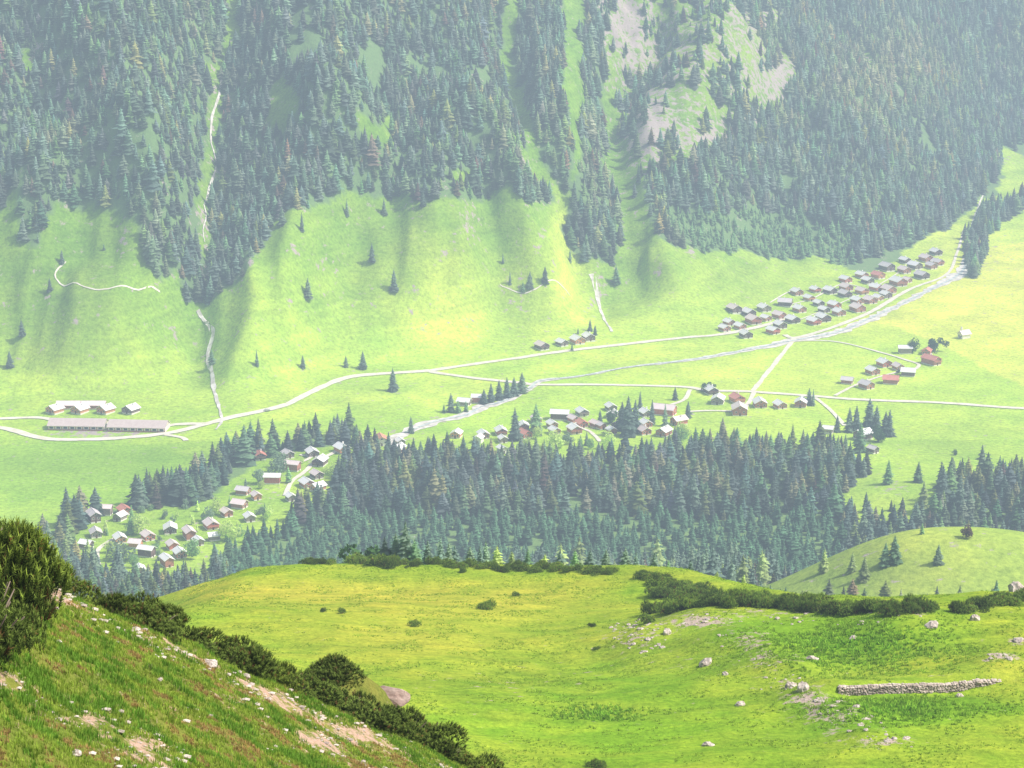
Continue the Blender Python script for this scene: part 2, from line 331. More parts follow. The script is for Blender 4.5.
def paint_far(V):
    x, y, z = V.T; u, v, d = proj(x, y, z); ju = u+5*fbm(x/15, y/15, 61, 3); jv = v+4*fbm(x/17, y/17, 64, 3)
    fm = forest_mask(u+11*fbm(x/24, y/30, 71, 3), v+11*fbm(x/26, y/30, 73, 3)).astype(float)*.92
    vf = inpoly(ju, jv, VF)
    for p in VF_EX: vf &= ~inpoly(ju, jv, p)
    vf &= y > 880
    fm = np.maximum(fm, vf*.85)
    fm = np.maximum(fm, ((y < 900) & (np.exp(-(((x-165)/84)**2+((y-712)/66)**2)) < .33)))
    fm = np.where(v < -60, np.maximum(fm, .7*(y > 1300)), fm)
    g = blob(u, v, [(622,15,30,48,.5),(778,82,38,40,.46),(690,50,70,60,.36),(645,120,26,60,.42),(700,140,60,26,.44),(760,10,30,30,.4),(122,238,6,12,.5),(470,222,10,20,.38),(520,165,14,10,.4),(35,50,5,20,.5),(862,55,8,25,.4),(212,110,4,60,.4),(205,235,5,25,.4),(598,282,6,20,.4),(518,285,10,45,.28),(65,200,4,20,.2),(225,185,12,14,.3),(160,185,14,20,.2),(890,492,14,8,.35),(1000,160,12,6,.3),(410,210,14,12,.2),(540,195,14,14,.4),(320,260,6,25,.15),
        (195,545,60,30,.12),(290,480,50,25,.14),(600,425,70,12,.16),(400,435,20,10,.3),(95,433,60,6,.5),(445,418,30,6,.25),(980,260,40,50,.08)])
    b = blob(u, v, [(1000,285,90,45,.55),(940,240,60,30,.35),(560,240,14,60,.45),(580,265,20,60,.3),(440,300,40,60,.28),(460,395,60,20,.12),(290,400,60,14,.12),(700,60,90,60,.25),(870,325,60,12,.4),(740,380,160,50,.10),(930,560,110,40,.3),(100,330,60,60,-.05),(90,470,110,30,-.4),(500,420,200,14,-.12)])  # dry yellow grass, plus sun patches painted on the central slope
    li = .5-.28*sstep(230, 120, v)+blob(u, v, [(80,300,75,60,-.2),(50,280,60,90,-.12),(470,230,45,28,-.16),(560,245,12,60,.4),(585,290,18,45,.3),(440,320,40,60,.28),(505,310,30,50,-.14),(340,250,60,80,-.08),(760,285,70,22,-.26),(690,250,60,20,-.16),(250,330,40,60,.1),(100,475,120,40,-.2),(740,370,300,45,.2),(980,300,70,60,.22),(900,450,120,50,.05),(330,500,200,60,-.1),(860,570,60,28,-.22),(960,560,60,22,.08),(390,235,70,30,-.06)])  # sun patches, shaded spur sides and knoll flank painted into the grass lightness
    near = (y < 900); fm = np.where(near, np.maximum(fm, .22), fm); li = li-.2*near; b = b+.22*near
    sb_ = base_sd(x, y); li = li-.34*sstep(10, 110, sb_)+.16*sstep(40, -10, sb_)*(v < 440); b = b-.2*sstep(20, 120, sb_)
    b = b+.5*inpoly(ju*.3+u*.7, jv*.3+v*.7, [(862,318),(905,300),(950,268),(975,248),(1040,240),(1040,392),(990,372),(955,352),(900,328)])
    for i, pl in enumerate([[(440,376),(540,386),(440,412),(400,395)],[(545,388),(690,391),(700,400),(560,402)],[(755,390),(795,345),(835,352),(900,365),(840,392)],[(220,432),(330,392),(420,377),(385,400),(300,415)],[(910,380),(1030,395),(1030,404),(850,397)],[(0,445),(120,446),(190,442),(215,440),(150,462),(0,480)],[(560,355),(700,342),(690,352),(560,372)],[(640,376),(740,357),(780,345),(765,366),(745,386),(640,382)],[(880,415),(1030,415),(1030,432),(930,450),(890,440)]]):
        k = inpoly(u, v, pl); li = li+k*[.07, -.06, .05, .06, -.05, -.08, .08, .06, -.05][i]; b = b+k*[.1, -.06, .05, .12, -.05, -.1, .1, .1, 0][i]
    rs_ = np.random.default_rng(5)
    for _ in range(46): g = g+(.3+.25*rs_.random())*np.exp(-((u-rs_.uniform(0, 740))/rs_.uniform(2, 6))**2-((v-rs_.uniform(205, 345))/rs_.uniform(2, 9))**2)*(base_sd(x, y) > 15)
    g = g+.16*np.exp(-((fbm(x/40, y/40, 111, 2)+.25)/.03)**2)*(base_sd(x, y) > 40)
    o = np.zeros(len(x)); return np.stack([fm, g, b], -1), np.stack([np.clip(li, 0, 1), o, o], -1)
def paint_mid(V):
    x, y, z = V.T; u, v, d = proj(x, y, z)
    b = blob(u, v, [(470,600,150,22,.38),(250,590,110,14,.35),(380,640,90,25,.22),(500,640,120,20,.15),(560,740,200,30,-.25),(640,690,90,20,-.2),(850,640,110,26,-.42),(900,710,110,18,-.35),(780,680,60,40,.1),(1010,670,40,20,.2),(250,572,60,8,-.2),(640,590,30,8,-.2),(400,575,60,6,-.1),(500,755,80,20,.1),(690,740,60,20,-.1)])+.12*fbm(x/9, y/9, 31, 3)
    g = blob(u, v, [(640,636,34,14,.36),(820,612,120,7,.28),(735,640,30,8,.28),(770,657,24,8,.28),(705,622,30,6,.3),(745,665,60,12,.16),(812,698,18,8,.3),(830,715,45,16,.36),(795,690,25,14,.3),(872,742,45,8,.34),(1000,657,16,5,.6),(905,672,90,6,.12),(1018,640,14,5,.5),(700,620,40,8,.24),(760,642,20,10,.25)])
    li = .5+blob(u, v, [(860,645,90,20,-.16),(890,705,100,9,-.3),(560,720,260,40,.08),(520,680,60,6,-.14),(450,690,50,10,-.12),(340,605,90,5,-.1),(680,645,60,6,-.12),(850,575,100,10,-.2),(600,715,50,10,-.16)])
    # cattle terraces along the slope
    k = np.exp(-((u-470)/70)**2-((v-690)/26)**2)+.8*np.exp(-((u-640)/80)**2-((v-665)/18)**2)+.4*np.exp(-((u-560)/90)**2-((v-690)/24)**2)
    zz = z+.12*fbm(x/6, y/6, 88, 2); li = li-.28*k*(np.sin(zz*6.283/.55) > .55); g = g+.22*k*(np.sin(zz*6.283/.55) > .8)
    o = np.zeros(len(x)); return np.stack([o, g, b], -1), np.stack([np.clip(li, 0, 1), o, o], -1)
def dirt_near(x, y, u, v):
    n = near_n(x, y); t = near_t(x, y)
    g = .34*np.exp(-((n+1.3)/.8)**2)*sstep(-2, 1, t)+.25*np.exp(-((n+3.4)/.7)**2)*sstep(1, 5, t)+.10*fbm(n/1.0, t/3.0, 91, 3)
    return g+blob(u, v, [(60,690,60,30,.15),(150,748,40,26,.36),(8,680,26,16,.34),(90,718,34,14,.34),(230,700,30,10,.2),(330,740,60,14,.25),(50,590,20,14,.4),(5,620,20,20,.2)])+.05*fbm(x*.7, y*.7, 90, 3)
def paint_near(V):
    x, y, z = V.T; u, v, d = proj(x, y, z); o = np.zeros(len(x))
    g = dirt_near(x, y, u, v); b = blob(u, v, [(300,700,150,30,.12),(100,640,60,20,.05),(60,720,90,40,-.1)])
    n = near_n(x, y)
    return np.stack([o, g, b], -1), np.stack([.5+.12*np.exp(-((n+1.6)/1.2)**2), o, o], -1)

ys = np.concatenate([np.arange(-120, 100, 12), np.arange(100, 860, 6.0), np.arange(860, 2500, 3.2), np.geomspace(2500, 5200, 60)[1:]])
xs = np.concatenate([-np.geomspace(560, 2400, 40)[::-1], np.arange(-556, 640, 3.4), np.geomspace(641, 2600, 40)])
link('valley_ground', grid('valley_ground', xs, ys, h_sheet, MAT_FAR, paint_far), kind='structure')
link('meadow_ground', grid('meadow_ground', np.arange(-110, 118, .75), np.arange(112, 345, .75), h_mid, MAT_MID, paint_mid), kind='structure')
link('hillside_ground', grid('hillside_ground', np.arange(-17, 16, .11), np.arange(6, 66, .13), h_near, MAT_NEAR, paint_near), kind='structure')

# ------------------------------------------------------------------ roads, tracks and streams
def ribbon(name, px, width, mat, lift=.3, t0=900, t1=3200, kind='structure', wob=.15, seed=0, **kw):
    p = cast_pl(px, h_far, t0, t1)[:, :2]
    out = []
    for i in range(len(p)-1):                       # catmull-rom
        p0, p1, p2, p3 = p[max(i-1, 0)], p[i], p[i+1], p[min(i+2, len(p)-1)]; n = max(2, int(np.hypot(*(p2-p1))/3.0))
        for k in range(n):
            t = k/n; out.append(.5*((2*p1)+(-p0+p2)*t+(2*p0-5*p1+4*p2-p3)*t*t+(-p0+3*p1-3*p2+p3)*t**3))
    out.append(p[-1]); q = np.array(out); d = np.gradient(q, axis=0); d /= np.linalg.norm(d, axis=1)[:, None]+1e-9; nn = np.stack([-d[:, 1], d[:, 0]], -1)
    W = np.interp(np.linspace(0, 1, len(q)), np.linspace(0, 1, len(width)), width) if isinstance(width, (list, tuple)) else np.full(len(q), width)
    V = []; 
    for j, s in enumerate((-1, -.5, 0, .5, 1)):
        w = W/2*s*(1+(wob*fbm(np.arange(len(q))/3.0, np.full(len(q), s*5.), 100+seed, 3) if abs(s) == 1 else 0)*2)
        xy = q+nn*w[:, None]; V.append(np.column_stack([xy, _hc(xy[:, 0], xy[:, 1])+lift]))
    V = np.stack(V, 1).reshape(-1, 3); i = (np.arange(len(q)-1)[:, None]*5+np.arange(4)[None]).ravel()
    return link(name, mesh_np(name, V, np.stack([i, i+5, i+6, i+1], -1), mat, smooth=True), kind=kind, **kw)
RD = [([(-60,424),(0,428),(35,437),(60,440),(110,439),(165,434),(200,426),(230,418),(280,407),(310,393),(340,380),(370,375),(430,371)], 9),
 ([(-60,419),(0,419),(40,418),(62,423)], 7), ([(150,431),(175,425),(205,424)], 7), ([(165,435),(182,438),(186,441)], 5),
 ([(430,371),(470,365),(520,358),(560,352),(620,345),(684,338),(719,335),(755,328),(785,320)], 8),
 ([(430,372),(480,379),(520,383),(537,385),(600,385),(680,387),(710,391),(750,392),(820,397),(860,400),(940,403),(1010,408),(1080,411)], 8),
 ([(752,392),(770,370),(795,338)], 5.5), ([(785,335),(795,338),(826,330),(869,313),(909,290),(946,275),(957,253),(964,230)], [6.5,6.5,6.5,6,5,4,3.5,3]),
 ([(795,341),(836,342),(882,353),(905,360),(919,365),(913,371)], 4), ([(835,396),(850,388),(865,382),(880,377),(900,372)], 4), ([(815,398),(830,410),(845,426)], 4.5),
 ([(690,390),(684,400),(668,406)], 5), ([(688,412),(710,411),(740,411),(748,404),(754,393)], 5), ([(345,447),(330,455),(315,462),(305,472),(292,482),(285,496)], 4.5),
 ([(302,462),(310,458),(300,455)], 4), ([(116,538),(104,545),(97,553),(99,566)], 4), ([(785,306),(812,299),(840,285),(860,287)], 2.6), ([(66,262),(56,272),(60,284),(95,290),(130,288),(160,292)], 1.6),
 ([(500,285),(530,292),(570,296)], 1.3), ([(800,320),(830,308),(870,290),(900,272)], 2.2), ([(770,303),(785,294),(800,288)], 2.2), ([(570,425),(590,432),(600,442)], 4)]
for i, (p, w) in enumerate(RD): ribbon('path' if not isinstance(w, list) and w < 5 else 'road', p, ([q*.7 for q in w] if isinstance(w, list) else w*.66), MAT_ROAD, .45, seed=i)
ribbon('river_bed', [(985,190),(972,225),(967,255),(961,273),(929,290),(896,307),(869,320),(842,331),(810,338),(782,343),(749,350),(715,356),(684,361),(632,367),(582,376),(542,381),(529,389),(502,402),(482,407),(466,415),(435,422),(405,433),(385,445)], [1.5,1.5,2,2.5,4,7,12,15,8,9,9,10,11,11,8,5,4,6,7,10,10,7], MAT_RIVER, .25, wob=.35, seed=41)
ribbon('river_water', [(967,255),(961,273),(929,290.5),(896,307),(869,319),(842,331),(810,338),(782,343),(749,350),(715,356),(684,361),(632,367),(582,376),(542,381),(529,389),(502,402),(482,407),(466,415),(435,422),(405,433)], 2.6, MAT_WATER, .5, wob=.3, seed=42)
ribbon('mountain_stream', [(197,311),(207,324),(212,338),(208,352),(212,374),(214,390),(219,408),(222,420),(216,430)], [3,4.5,3,3,2,2,1.8,1.5], MAT_RIVER, .5, wob=.5, seed=43)
ribbon('mountain_stream', [(228,50),(224,66),(219,95),(212,118),(211,142)], [1.2,1.6,1.3,1.4], MAT_RIVER, .8, wob=.5, seed=44, t0=1300)
ribbon('mountain_stream', [(204,205),(206,218),(203,232),(205,243)], [.8,1.2,1.6,1], MAT_RIVER, .8, wob=.5, seed=46, t0=1300)
ribbon('mountain_stream', [(211,142),(216,165),(210,188),(205,205)], [1.1,1.2,1.3,1], MAT_RIVER, .8, wob=.5, seed=47, t0=1300)
ribbon('gravel_gully', [(592,274),(596,290),(599,305),(612,332)], [5,2.5,2.2,2], MAT_RIVER, .4, wob=.4, seed=45)

# ------------------------------------------------------------------ conifers
def conifer(H, rad, layers, spokes, rs, hue=0, first=.06):
    """needle crown as whorls of drooping pointed sprays"""
    r = np.random.default_rng(rs); V = []; Fc = []; T = []
    for i in range(layers):
        f = (i+.3*r.random())/layers; z = H*(first+(1-first)*f); rr = rad*(1-f**1.3)**.75*(.75+.45*r.random())+.012*H
        n = max(3, int(spokes*(1-.55*f))); a0 = r.random()*6.28
        for k in range(n):
            a = a0+6.283*k/n+r.normal()*.18; L = rr*(.7+.5*r.random()); dr = L*(.28+.3*r.random()); hw = L*(.30+.12*r.random())*(1 if layers > 12 else 1.5); ca, sa = math.cos(a), math.sin(a)
            z1 = z+r.normal()*.01*H; b = len(V); up = H*.045*(1-f)+.12*L
            V += [(0, 0, z1+up), (ca*L*.55-sa*hw, sa*L*.55+ca*hw, z1-dr*.62), (ca*L, sa*L, z1-dr+.06*L), (ca*L*.55+sa*hw, sa*L*.55-ca*hw, z1-dr*.62)]
            Fc += [(b, b+1, b+2), (b, b+2, b+3)]; t = (.75+.5*r.random())*(.7+.55*f); T += [(t*.8,)*3, (t,)*3, (t*1.25,)*3, (t,)*3]  # crown tone painted brighter upward and outward, lit tops over shaded boughs
    b = len(V); nn = 7
    for q in range(nn):
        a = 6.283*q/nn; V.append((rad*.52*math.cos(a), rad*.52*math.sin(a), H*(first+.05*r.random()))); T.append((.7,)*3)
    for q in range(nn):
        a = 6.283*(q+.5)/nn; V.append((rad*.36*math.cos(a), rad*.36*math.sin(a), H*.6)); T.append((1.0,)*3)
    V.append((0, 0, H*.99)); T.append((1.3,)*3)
    for q in range(nn):
        p = (q+1) % nn; Fc += [(b+q, b+p, b+nn+q), (b+p, b+nn+p, b+nn+q), (b+nn+q, b+nn+p, b+2*nn)]
    b = len(V); V += [(.02*H, 0, H*.93), (-.012*H, .015*H, H*.93), (-.012*H, -.015*H, H*.93), (0, 0, H*1.01)]; Fc += [(b, b+1, b+3), (b+1, b+2, b+3), (b+2, b, b+3)]; T += [(1,)*3]*4
    return np.array(V), np.array(Fc), np.array(T)
SPR_T = np.array([.20, .30, .245]); LAR_T = np.array([.42, .54, .22]); YOU_T = np.array([.24, .42, .22])
far_protos = [conifer(1, .23+.025*k, 9, 7, 50+k) for k in range(5)]
mid_protos = [conifer(1, .235+.03*(k % 3), 12, 8, 70+k) for k in range(5)]
def forest_mesh(name, pts, hs, tints, protos, mat):
    Vs = []; Fs = []; Ts = []; off = 0; pi = rng.integers(0, len(protos), len(pts))
    for k, (pv, pf, pt) in enumerate(protos):
        idx = np.where(pi == k)[0]
        if not len(idx): continue
        a = rng.random(len(idx))*6.283; c, s = np.cos(a), np.sin(a); h = hs[idx]; w = h*(.85+.35*rng.random(len(idx)))
        X = (pv[None, :, 0]*c[:, None]-pv[None, :, 1]*s[:, None])*w[:, None]+pts[idx, 0][:, None]+pv[None, :, 2]*h[:, None]*(rng.normal(size=len(idx))*.02)[:, None]
        Y = (pv[None, :, 0]*s[:, None]+pv[None, :, 1]*c[:, None])*w[:, None]+pts[idx, 1][:, None]; Z = pv[None, :, 2]*h[:, None]+pts[idx, 2][:, None]-.3
        V = np.stack([X, Y, Z], -1); n = len(pv); Vs.append(V.reshape(-1, 3)); Fs.append((pf[None]+(np.arange(len(idx))*n)[:, None, None]).reshape(-1, 3)+off)
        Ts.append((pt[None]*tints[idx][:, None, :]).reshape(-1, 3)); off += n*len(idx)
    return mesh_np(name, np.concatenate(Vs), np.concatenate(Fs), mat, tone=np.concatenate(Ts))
def jgrid(x0, x1, y0, y1, s):
    X, Y = np.meshgrid(np.arange(x0, x1, s), np.arange(y0, y1, s)); X = X+(rng.random(X.shape)-.5)*s*.95; Y = Y+(rng.random(X.shape)-.5)*s*.95
    return X.ravel(), Y.ravel()
def tints_for(n, larch, young=0):
    r = rng.random(n)[:, None]; base = np.where(r < larch, LAR_T, np.where(r < larch+young, YOU_T, SPR_T)); base = np.where(rng.random(n)[:, None] < .03, np.array([.26, .21, .17]), base); return np.clip(base*(.5+1.0*rng.random((n, 1))**1.2)*(1+.09*rng.normal(size=(n, 3))), .02, .5)
# far mountain forest
x, y = jgrid(-720, 800, 1400, 3100, 6.1); z = h_far(x, y); u, v, d = proj(x, y, z)
k = (v > -45) & (u > -90) & (u < 1120)
m = forest_mask(u+11*fbm(x/24, y/30, 71, 3), v+11*fbm(x/26, y/30, 73, 3)) & k & (fbm(x/30, y/46, 75, 3) > -.50)
sp = np.zeros(len(x), bool)
for p in SPARSE: sp |= inpoly(u, v, p)
m |= sp & k & (blob(u, v, [(622,15,18,30,1),(778,85,24,26,1),(655,125,14,20,1),(690,40,20,20,.8)]) < .5+.5*rng.random(len(x))) & ((fbm(x/30, y/40, 81, 3) > .02) | (rng.random(len(x)) < .10)) & (rng.random(len(x)) < .5)
m &= base_sd(x, y) > -5
GLEN = [(966,278),(963,240),(975,222),(990,208),(1010,200),(1030,194),(1030,206),(1004,222),(990,240),(982,268),(974,282)]
m |= inpoly(u, v, GLEN) & (rng.random(len(x)) < .85)
x, y, z, u, v = x[m], y[m], z[m], u[m], v[m]; P = np.column_stack([x, y, z])
hs = (13.5+5*fbm(x/50, y/50, 83, 2)+4*rng.normal(size=len(x))).clip(5, 26)
young = inpoly(u, v, [(660,215),(760,212),(852,236),(850,270),(760,262),(690,256)]); hs[young] *= .62
t = tints_for(len(x), .05, .12); yz = fbm(x/70, y/70, 85, 3); t[(yz > .3)] *= np.array([1.35, 1.2, 1.0]); t[young] = YOU_T*(.9+.4*rng.random((young.sum(), 1)))
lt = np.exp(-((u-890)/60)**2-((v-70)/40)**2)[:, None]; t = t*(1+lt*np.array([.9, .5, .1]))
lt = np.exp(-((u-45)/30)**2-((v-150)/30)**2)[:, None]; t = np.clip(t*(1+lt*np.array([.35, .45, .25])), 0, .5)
print('far trees', len(x))
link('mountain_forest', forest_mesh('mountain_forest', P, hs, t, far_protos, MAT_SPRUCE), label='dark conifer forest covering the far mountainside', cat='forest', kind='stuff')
# valley forest
x, y = jgrid(-420, 520, 860, 1330, 6.5); z = h_far(x, y); u, v, d = proj(x, y, z)
m = inpoly(u+9*fbm(x/14, y/14, 91, 3), v+9*fbm(x/16, y/16, 93, 3), VF) & (u > -60) & (u < 1100) & (v < 625)
for p in VF_EX: m &= ~inpoly(u, v, p)
m &= (fbm(x/26, y/26, 95, 3) > -.55) & (fbm(x/9, y/9, 96, 2) > -.56)
x, y, z, u, v = x[m], y[m], z[m], u[m], v[m]
xw, yw = jgrid(150, 330, 900, 1180, 11); zw = h_far(xw, yw); uw, vw, _ = proj(xw, yw, zw); mw = inpoly(uw, vw, [(840,520),(870,492),(905,498),(935,490),(960,500),(940,545),(860,545)]) & (fbm(xw/18, yw/18, 141, 2) > -.2)
x, y, z, u, v = [np.concatenate([a_, b_[mw]]) for a_, b_ in ((x, xw), (y, yw), (z, zw), (u, uw), (v, vw))]
# forest on the slope below the plateau, round the knoll
x2, y2 = jgrid(-330, 420, 560, 900, 8); z2 = h_far(x2, y2); u2, v2, d2 = proj(x2, y2, z2); hill = np.exp(-(((x2-165)/84)**2+((y2-712)/66)**2)**1.15)
m2 = (hill < .30) & (u2 > -60) & (u2 < 1100) & (v2 < 690); x2, y2, z2, u2, v2 = x2[m2], y2[m2], z2[m2], u2[m2], v2[m2]
X = np.concatenate([x, x2]); Y = np.concatenate([y, y2]); Z = np.concatenate([z, z2]); U = np.concatenate([u, u2]); VV = np.concatenate([v, v2])
hs = (13.8+4.0*rng.normal(size=len(X))+4*fbm(X/30, Y/30, 97, 2)).clip(6, 27)
plant = (VV+10*fbm(X/40, Y/40, 98, 2) > 521) & (Y > 880) & (U > 230) & (U < 840); hs = np.where(plant, hs*.66, hs)
belt = (Y <= 900) & (U > 500) & (U < 775); hs = np.where((Y < 900) & ~belt, hs*np.where(Y < 700, .55, .72), hs); hs = np.where(belt & (Y > 700), hs*1.15, hs)
# keep the crowns of the trees below the plateau under the line of sight over the meadow edge on the left
t = tints_for(len(X), .2, .22); wz = fbm(X/60, Y/60, 99, 2); t[wz > .25] *= np.array([1.3, 1.2, 1.0])
t[plant] = YOU_T*np.array([.85, 1, 1.05])*(.65+.6*rng.random((plant.sum(), 1))); t[belt] *= np.array([.85, .62, .55])
vis_v = np.interp(U, [0, 150, 200, 330, 430, 640, 700, 760, 870, 1024], [600, 575, 568, 562, 564, 572, 580, 590, 600, 600])
topv = proj(X, Y, Z+hs)[1]
vis = (topv < vis_v-3) & (U > 5) & (U < 1019) & (VV-topv > 14) & (Y < 1100)
order = np.argsort(-(VV-topv)*np.where(vis, 1, 0)+rng.random(len(X))*3); IND = order[:225]
rest = np.ones(len(X), bool); rest[IND] = False
print('valley trees', len(X))
link('valley_forest', forest_mesh('valley_forest', np.column_stack([X, Y, Z])[rest], hs[rest], t[rest], mid_protos, MAT_SPRUCE), label='dense spruce and larch forest filling the valley below the villages', cat='forest', kind='stuff')
# individual conifers
def tree_meshes(rs, tint, H=1.0, rad=.2):
    pv, pf, pt = conifer(1, rad, 16, 10, rs); mb = MB(); mb.tube((0, 0, -.04), (0, 0, .35), .017, .011, 6); mb.tube((0, 0, .35), (.003, 0, .95), .011, .002, 5)
    return mesh_np('crown', pv, pf, MAT_SPRUCE, tone=pt*tint), mb.mesh('trunk', MAT_BARK, True)
TP = {'spruce': [tree_meshes(200+k, SPR_T, rad=.21+.02*k) for k in range(4)], 'larch': [tree_meshes(220+k, LAR_T, rad=.23+.02*k) for k in range(2)], 'young': [tree_meshes(240+k, YOU_T, rad=.24) for k in range(2)], 'slim': [tree_meshes(260+k, SPR_T*1.3, rad=.15) for k in range(2)]}
def leafy(rs, n=900, squash=1.0):
    r = np.random.default_rng(rs); V = []; Fc = []; T = []; lob = [(r.normal()*.2, r.normal()*.2, .55+.22*r.normal()*squash, .22+.1*r.random()) for _ in range(9)]
    for _ in range(n):
        lx, ly, lz, lr = lob[r.integers(9)]; d = r.normal(size=3); d /= np.linalg.norm(d); q = np.array([lx, ly, lz])+d*lr*(.7+.35*r.random())*[1, 1, .95]
        a = r.normal(size=3); a /= np.linalg.norm(a); c = np.cross(a, d); s = .045+.03*r.random(); b = len(V); V += [q+a*s, q+c*s*.9, q-a*s, q-c*s*.9]; Fc += [(b, b+1, b+2), (b, b+2, b+3)]; t = .7+.6*r.random(); T += [(t, t, t)]*4
    return np.array(V), np.array(Fc), np.array(T)
def leafy_meshes(rs, tint):
    pv, pf, pt = leafy(rs); mb = MB(); mb.tube((0, 0, -.05), (0, 0, .4), .04, .03, 6)
    for k in range(5):
        a = k*1.26; mb.tube((0, 0, .3), (.25*math.cos(a), .25*math.sin(a), .62), .02, .006, 5)
    return mesh_np('crown', pv, pf, MAT_LEAF, tone=pt*tint), mb.mesh('trunk', MAT_BARK, True)
TP['leafy'] = [leafy_meshes(300+k, np.array([.06, .14, .05])) for k in range(2)]
TP['bright'] = [leafy_meshes(310+k, np.array([.14, .28, .04])) for k in range(2)]
TP['maroon'] = [leafy_meshes(320, np.array([.15, .10, .08]))]
def tree(P, H, kind, label, cat, group, name=None, wide=1.0):
    cr, tk = random.choice(TP[kind]); nm = name or {'spruce': 'spruce_tree', 'slim': 'spruce_tree', 'young': 'young_spruce_tree', 'larch': 'larch_tree', 'leafy': 'broadleaf_tree', 'bright': 'broadleaf_shrub', 'maroon': 'broadleaf_shrub'}[kind]
    o = link(nm, None, loc=(P[0], P[1], P[2]-.25), rz=random.random()*6.28, label=label, cat=cat, group=group); w = H*wide*random.uniform(.9, 1.15); o.scale = (w, w, H)
    link('crown', cr, o); link('trunk', tk, o); return o
lab = {'spruce': 'dark green spruce packed among others in the dense valley forest', 'larch': 'pale green larch rising among darker spruces in the valley forest', 'young': 'mid green young spruce packed among darker trees in the valley forest'}
for i in IND:
    kind = 'young' if (plant[i] and rng.random() < .8) else 'spruce' if rng.random() < .86 else 'larch'
    g = {'spruce': 'spruces in the valley forest', 'larch': 'larches in the valley forest', 'young': 'young spruces in the valley forest'}[kind]
    l = lab[kind]
    if Y[i] < 900: l = l.replace('in the dense valley forest', 'on the wooded slope behind the meadow edge').replace('in the valley forest', 'on the wooded slope behind the meadow edge'); g = g.replace('in the valley forest', 'on the wooded slope behind the meadow')
    tree((X[i], Y[i], Z[i]), hs[i], kind, l, 'tree', g)
